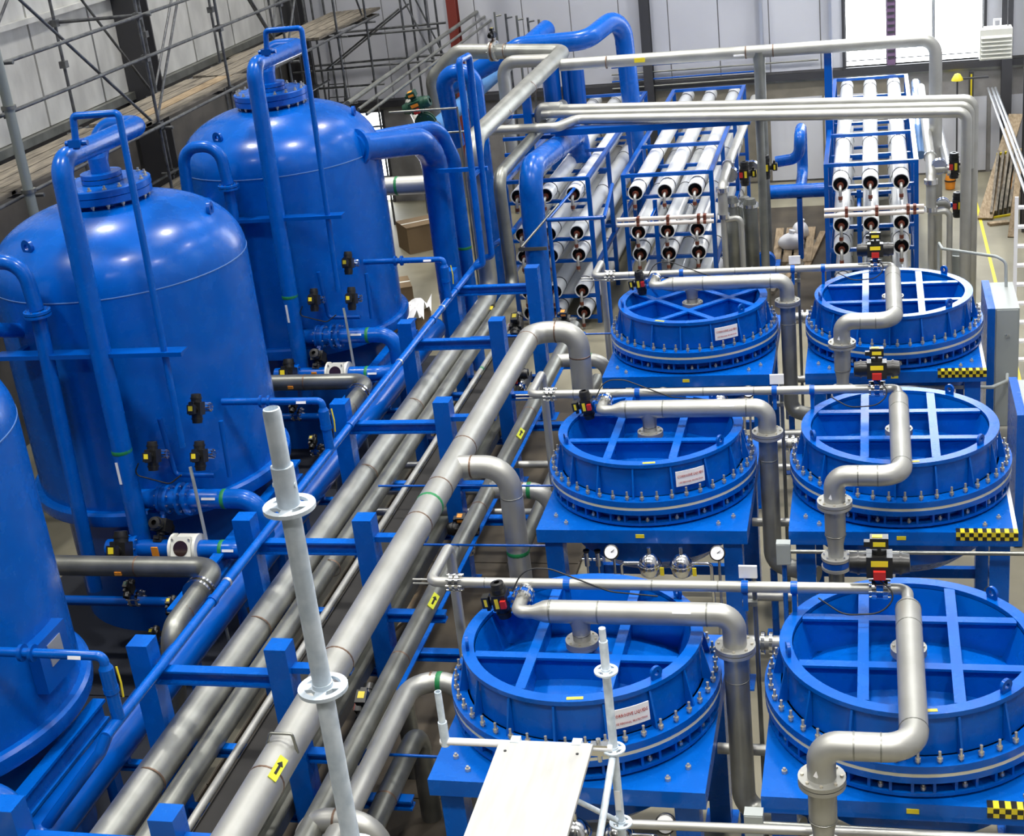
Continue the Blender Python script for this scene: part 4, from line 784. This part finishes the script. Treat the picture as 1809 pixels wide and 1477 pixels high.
# clutter on the far left floor
for k,(x,y,w_,h) in enumerate(((-9.2,16.5,1.1,.7),(-8.2,18.5,1.0,.6),(-6.9,16.2,.7,.5),(-7.4,20.5,1.2,.6))):
    t=thing('cardboard_box','brown carton on the floor behind the tanks, %s'%('leftmost','second from the left','nearest the blue down pipe','farthest back')[k],'box',(x,y,0),rz=.2*k)
    part(t,'carton',MB().box(-w_/2,w_/2,-.4,.4,0,h),CARDB); part(t,'flap',MB().obox((-w_/2,-.4,h),(w_/2,-.4,h),.02,.02),CARDB); part(t,'tape',MB().box(-w_/2,w_/2,-.03,.03,h,h+.004),OFFW)
t=thing('plastic_sheet','crumpled white and pink plastic sheet on a carton','sheet',(-6.3,14.4,0))
mb=MB(); n=12
vs=[(-.6+1.2*i/n,-.5+1.0*j/n,.55+.10*math.sin(i*1.7+j)+.08*math.cos(j*2.1-i)) for i in range(n+1) for j in range(n+1)]
mb.add(vs,[(i*(n+1)+j,(i+1)*(n+1)+j,(i+1)*(n+1)+j+1,i*(n+1)+j+1) for i in range(n) for j in range(n)],True); part(t,'sheet_top',mb,PAPER); part(t,'crate',MB().box(-.55,.55,-.45,.45,0,.5),CARDB)
# ================================================================ right hand side
def cabinet(x,y,z0,h,lb,d=.31,wd=1.1):
    t=thing('control_cabinet',lb,'cabinet',(x,y,0))
    part(t,'enclosure',MB().box(-.0,d,-wd/2,wd/2,z0,h),GREYP); part(t,'blue_back_panel',MB().box(-.10,-.001,-wd/2-.05,wd/2+.05,.02,h+.02),BLUE)
    part(t,'side_lid',MB().box(.02,d-.02,-wd/2-.012,-wd/2,z0+.02,h-.02),GREYP); part(t,'lock',MB().cyl((d*.52,-wd/2-.012,h-.38),(d*.52,-wd/2-.03,h-.38),.02,n=10).box(d*.52-.035,d*.52+.035,-wd/2-.016,-wd/2-.012,h-.41,h-.36),CHROME)
    part(t,'foot_frame',MB().box(-.1,-.04,-wd/2,-wd/2+.06,0,.02).box(-.1,-.04,wd/2-.06,wd/2,0,.02),BLUE)
    return t
cabinet(3.93,9.55,.45,2.15,'tall grey cabinet on a blue panel beside the back right vessel')
c=cabinet(4.09,6.95,.45,1.74,'lower grey cabinet at the right edge beside the middle right vessel'); c['_']=0; del c['_']
solo('conduit',MB().tube(fillet([(3.36,12.6,0),(3.36,12.6,2.0),(3.39,12.0,2.08),(4.02,9.95,2.57),(4.13,9.92,2.50),(4.14,9.9,2.15)],.1,5),.022,8),GREYP,'grey conduit dropping into the top of the tall cabinet','pipe')
solo('conduit',MB().tube(fillet([(1.36,7.22,1.80),(2.6,7.2,1.79),(3.85,8.2,1.36),(4.09,8.85,1.18),(4.10,8.99,1.22)],.08,5),.025,8),GREYP,'pale conduit running into the side of the tall cabinet','pipe')
t=thing('unit_heater','beige louvred unit heater hung by the big window','heater',(4.88,22.0,3.35))
part(t,'casing',MB().box(-.32,.32,-.02,.45,-.32,.30),OFFW)
for k in range(6): part(t,'louvre',MB().obox((-.30,-.05,-.26+k*.082),(.30,-.05,-.26+k*.082),.08,.014,up=(0,-.5,.87)),OFFW)
part(t,'bracket',MB().box(-.05,-.02,.1,.16,.30,.45).box(.08,.11,.1,.16,.30,.45).box(-.05,.11,.1,.16,.45,.49),PAPER)
part(t,'hanger',MB().cyl((-.25,.3,.30),(-.25,.3,CEIL-3.35),.012,n=6).cyl((.25,.3,.30),(.25,.3,CEIL-3.35),.012,n=6),COLD)
for k,x in enumerate((4.90,4.99,5.06)):
    solo('rail_pipe',MB().cyl((x,24.3,1.98),(x,15.2,1.94),.028,n=8),ALU,'long bright rail along the right wall, %s of three'%('left','middle','right')[k],'rail')
t=thing('warning_lamp','yellow topped warning lamp near the far right corner','lamp',(4.23,24.1,0),world=True)
part(t,'lens',MB().lathe([(.001,2.40),(.06,2.38),(.12,2.28),(.13,2.24),(.001,2.235)],16,(4.23,24.1,0),sharp=50),YEL); part(t,'pole',MB().cyl((4.23,24.1,0),(4.23,24.1,2.24),.02,n=6),COLD); part(t,'bracket_arm',MB().box(4.25,4.9,24.08,24.12,2.25,2.29),COLD)
solo('caution_strip',MB().box(4.53,4.565,24.37,24.40,1.6,2.3),YEL,'narrow yellow strip on the post left of the heater','sign')
solo('standing_post',MB().box(4.50,4.60,24.40,24.50,0,2.36),COLD,'dark post carrying the yellow strip at the far wall','post')
t=thing('lumber_stack','leaning stack of boards and a trestle by the right wall','timber',(5.0,20,0),world=True)
part(t,'leaning_board',MB().obox((4.62,20.6,.03),(5.45,23.6,1.5),.30,.05),WOOD); 
for k in range(6): part(t,'board',MB().obox((4.75+.10*k,20.7+.1*k,.05),(5.0+.10*k,22.3,.95),.05,.24),PLANK)
part(t,'yellow_edge',MB().obox((4.72,20.68,.02),(5.25,20.9,.02),.04,.04),YEL); part(t,'yellow_edge',MB().obox((4.96,22.2,.98),(5.5,22.5,.98),.05,.05),YEL)
part(t,'prop',MB().obox((5.02,19.3,.0),(5.35,21.0,1.35),.12,.05),WOOD); part(t,'offcut',MB().obox((4.66,20.2,.03),(5.05,20.3,.03),.16,.05),WOOD)
t=thing('safety_cone','orange cone standing behind the boards by the wall','cone',(5.45,22.9,0))
part(t,'cone_body',MB().lathe([(.16,.03),(.03,.7),(.001,.71)],16),ORANGE); part(t,'base',MB().box(-.2,.2,-.2,.2,0,.03),BLKTR)
for k,(x,y) in enumerate(((4.05,23.2),(5.42,19.5))):
    t=thing('orange_bag','small orange bundle %s'%('on the floor before the far wall','on the floor beside the prop'),'bag',(x,y,0)) if 0 else thing('orange_bundle',('small orange bundle on the floor before the far wall','small orange bundle beside the timber prop')[k],'bundle',(x,y,0))
    part(t,'bundle',MB().lathe([(.001,.0),(.10,.01),(.12,.2),(.08,.38),(.001,.4)],12,sharp=60),ORANGE); part(t,'strap',MB().disc((0,0,.2),(0,0,1),.124,.03,n=12),BLKTR)
t=thing('step_ladder','white ladder standing at the right edge of the floor','ladder',(4.75,12.5,0),world=True)
for dx in (0,.42):
    part(t,'stile',MB().obox((4.44+dx,11.9,0),(4.47+dx,12.3,2.75),.05,.07),PAPER)
for k in range(9): part(t,'rung',MB().box(4.46,4.88,11.90+.043*k,12.01+.043*k,.25+k*.29,.285+k*.29),PAPER)
t=thing('white_drum','pale narrow drum behind the tall cabinet','drum',(3.92,10.85,0))
part(t,'drum_body',MB().lathe([(.001,.0),(.1,.01),(.1,1.5),(.08,1.58),(.001,1.58)],18,sharp=50),PAPER); part(t,'lid_ring',MB().disc((0,0,1.5),(0,0,1),.105,.04,.08,n=18),ALU)
for k,(x,y) in enumerate(((3.75,14.0),(3.9,16.6))):
    t=thing('grey_bin',('grey bin on the floor right of the right rack','second grey bin farther back by the right rack')[k],'bin',(x,y,0))
    part(t,'bin_body',MB().lathe([(.001,.01),(.17,.01),(.2,.55),(.18,.55),(.15,.05),(.001,.05)],16,sharp=50),GREYP); part(t,'rim',MB().disc((0,0,.55),(0,0,1),.215,.03,.18,n=16),GREYP)
# gauges and strainers on the front of the middle left stand, others alike
for cx,cy,br,row,side,sg in GRID:
    if side=='left':
        for k,x in enumerate((-.28,.81)):
            t=thing('pressure_gauge','round white dial gauge below the %s left vessel, %s one'%(row,('left','right')[k]),'gauge',(cx+x,cy-1.32,1.76),group='dial gauges')
            part(t,'case',MB().lathe([(.001,.03),(.075,.03),(.08,0),(.08,-.04),(.07,-.045)],20,axis=(0,1,-.55)),BLACK); part(t,'dial',MB().disc((0,-.035,.02),(0,1,-.55),.068,.006,n=20),PAPER)
            part(t,'stem',MB().pipe([(0,.02,-.02),(0,.10,-.1),(0,.04,-.78)],.015,.03,n=6),CHROME); part(t,'needle',MB().obox((0,-.041,.023),(.035,-.038,.05),.006,.004,up=(0,-1,.5)),BLACK)
        for k,x in enumerate((.11,.44)):
            t=thing('bowl_filter','polished domed filter bowl below the %s left vessel, %s one'%(row,('left','right')[k]),'filter',(cx+x,cy-1.34,1.63),group='bowl filters')
            part(t,'bowl',MB().lathe([(.001,.13),(.05,.12),(.10,.07),(.115,.02),(.115,-.02),(.10,-.10),(.04,-.14),(.001,-.14)],20,sharp=60),CHROME)
            part(t,'clamp_ring',MB().disc((0,0,0),(0,0,1),.125,.03,n=20),CHROME); part(t,'cap_nut',MB().cyl((0,0,.12),(0,0,.20),.022,n=6),CHROME); part(t,'yellow_tag',MB().box(.12,.16,-.12,-.11,-.06,.03),YEL)
            part(t,'port_pipe',MB().pipe([(-.11 if k==0 else .11,0,.02),((-.3) if k==0 else .3,0,.02),((-.3) if k==0 else .3,.06,-.66)],.018,.04,n=8),CHROME)
        t=run('instrument_rail',[(cx-.8,cy-1.28,0),(cx-.8,cy-1.28,.95),(cx+.8,cy-1.28,.95),(cx+.8,cy-1.28,0)],.03,STEEL,'stainless pipe low under the %s left vessel carrying the gauges'%row,.08,n=10)
        for k,x in enumerate((-.62,-.50)): 
            t=thing('needle_valve','bright fitting under the front apron of the %s left stand, %s one'%(row,('left','right')[k]),'valve',(cx+x,cy-1.0,1.5),group='needle valves')
            part(t,'body',MB().cyl((0,0,-.08),(0,0,.08),.028,n=8).cyl((-.05,0,0),(.05,0,0),.02,n=8),CHROME); part(t,'handle',MB().disc((0,0,.1),(0,0,1),.035,.015,n=12),BLACK); part(t,'tube',MB().cyl((0,0,-.08),(0,0,-.9),.012,n=6),CHROME)
    else:
        valve('butterfly_valve','black actuated valve low under the %s right vessel'%row,(cx-.15,cy-1.42,1.35),(1,0,0),(0,-.3,.95),.075,1.0,sl=.2)
        run('bottom_pipe',[(cx-.62,cy-1.55,.9),(cx+.9,cy-1.5,.9),(cx+.9,cy-.5,.9)],.06,STEELD,'stainless pipe low under the %s right vessel'%row,.15,n=12)
# cross pipes seen between the two vessel columns
for cy,row in ((0,'front'),(DY,'middle'),(DZ,'back')):
    for k,(z,y,r) in enumerate(((1.95,.95,.06),(1.25,.35,.05),(.85,-.6,.055),(.55,-1.0,.05))):
        q=run('link_pipe',[(1.02,cy+y,z),(1.62,cy+y,z)] if k else [(1.18,cy+y,.4),(1.18,cy+y,z),(1.75,cy+y,z)],r,STEEL,'short link pipe between the %s row vessels, %s from the top'%(row,('first','second','third','fourth')[k]),.1,n=12)
        if k==0:
            for x in (1.40,1.47): part(q,'coupling',MB().disc((x,cy+y,z),(1,0,0),.10,.03,n=16),CHROME)
run('cross_conduit',[(.55,-1.45,1.84),(5.0,-1.45,1.93)],.036,STEEL,'pale conduit crossing low before the front stands',n=10)
# ================================================================ scaffold pieces near the camera
def rosette(t,x,y,z,m):
    mb=MB().lathe([(.026,-.006),(.075,-.006),(.075,.006),(.026,.006)],28,(x,y,z)); 
    p=part(t,'rosette',MB().lathe([(.055,-.006),(.075,-.006),(.075,.006),(.055,.006),(.055,-.006)],28,(x,y,z)),m)
    mb=MB().lathe([(.026,-.006),(.036,-.006),(.036,.006),(.026,.006)],20,(x,y,z)).lathe([(.026,-.02),(.032,-.02),(.032,.02),(.026,.02)],20,(x,y,z))
    for k in range(4):
        a=2*PI*k/4+.15; mb.obox((x+.030*math.cos(a),y+.030*math.sin(a),z),(x+.058*math.cos(a),y+.058*math.sin(a),z),.034,.011)
    sub(p,'rosette_web',mb,m)
WX,WY=.7956,-6.789; WZ=7.21
t=thing('scaffold_standard','pale galvanised scaffold standard in the foreground with two round rosettes','scaffold pole',(WX,WY,0),world=True)
part(t,'tube',MB().cyl((WX,WY,0),(WX,WY,WZ+.10),.0285,n=20),GALV)
part(t,'sleeve',MB().lathe([(.027,0),(.0325,0),(.0325,.115),(.026,.115)],20,(WX,WY,WZ+.012)).cyl((WX-.034,WY-.004,WZ+.07),(WX+.034,WY-.004,WZ+.07),.008,n=8),GALV)
part(t,'spigot',MB().lathe([(.026,0),(.026,.165),(.0235,.178),(.020,.18),(.020,.15),(.001,.15)],20,(WX,WY,WZ+.12)),GALV)
for k in range(4): rosette(t,WX,WY,WZ-.60*k,GALV)
part(t,'base_jack',MB().box(WX-.08,WX+.08,WY-.08,WY+.08,0,.01),GALV)
PX,PY=.755,-2.66
t=thing('scaffold_platform','small tube scaffold with a plywood deck before the front left vessel','scaffold',(.4,-2.8,0),world=True)
part(t,'standard',MB().cyl((PX,PY,0),(PX,PY,4.20),.028,n=16),GALV); part(t,'spigot',MB().cyl((PX,PY,4.20),(PX,PY,4.29),.022,n=14),GALV)
for z in (3.985,3.405,2.83,2.26): rosette(t,PX,PY,z,GALV)
SX=-.345
part(t,'standard',MB().cyl((SX,PY-.03,3.40),(SX,PY-.03,3.58),.030,n=16),GALV); part(t,'spigot',MB().lathe([(.023,3.58),(.023,3.81),(.017,3.81),(.017,3.71),(.001,3.71)],14,(SX,PY-.03,0)),GALV)
part(t,'ledger',MB().cyl((SX-.03,PY-.03,3.43),(PX,PY-.03,3.43),.025,n=14),PAPER)
part(t,'ledger_head',MB().box(PX-.14,PX-.03,PY-.05,PY-.0,3.38,3.46).cyl((PX-.09,PY-.02,3.32),(PX-.09,PY-.02,3.49),.016,n=8),CHROME)
part(t,'plywood_deck',MB().box(.03,.635,-5.6,PY-.05,3.442,3.47),PLY)
for x in (.06,.585):
    part(t,'deck_rail',MB().box(x-.02,x+.02,-5.6,PY-.02,3.36,3.44),GALV); part(t,'deck_screw',MB().cyl((x+(.03 if x<.3 else -.03),PY-.16,3.47),(x+(.03 if x<.3 else -.03),PY-.16,3.474),.010,n=8),BLKTR)
part(t,'deck_hook',MB().box(.10,.16,PY-.07,PY+.0,3.43,3.475).box(.50,.56,PY-.07,PY+.0,3.43,3.475),GALV)
part(t,'diagonal_brace',MB().cyl((PX,PY-.05,3.38),(.66,-4.0,2.61),.023,n=12),GALV)
part(t,'diagonal_brace',MB().cyl((PX-.02,PY-.03,2.87),(.50,PY-.20,3.16),.018,n=12),GALV)
part(t,'white_label',MB().box(PX-.018,PX+.018,PY-.031,PY-.028,2.95,3.10),PAPER)
for x in (PX,): part(t,'base_jack',MB().box(x-.08,x+.08,PY-.08,PY+.08,0,.01),GALV)
for y in (-5.6,):
    for x in (SX,PX): part(t,'standard',MB().cyl((x,y,0),(x,y,3.9),.028,n=12),GALV)
    part(t,'ledger',MB().cyl((SX,y,3.34),(PX,y,3.34),.025,n=12),GALV)
for o in bpy.data.objects:
    if '_w' in o: del o['_w']
d=[l for l,n in LAB.items() if len(n)>1]
if d: print('DUP LABELS',d[:20])
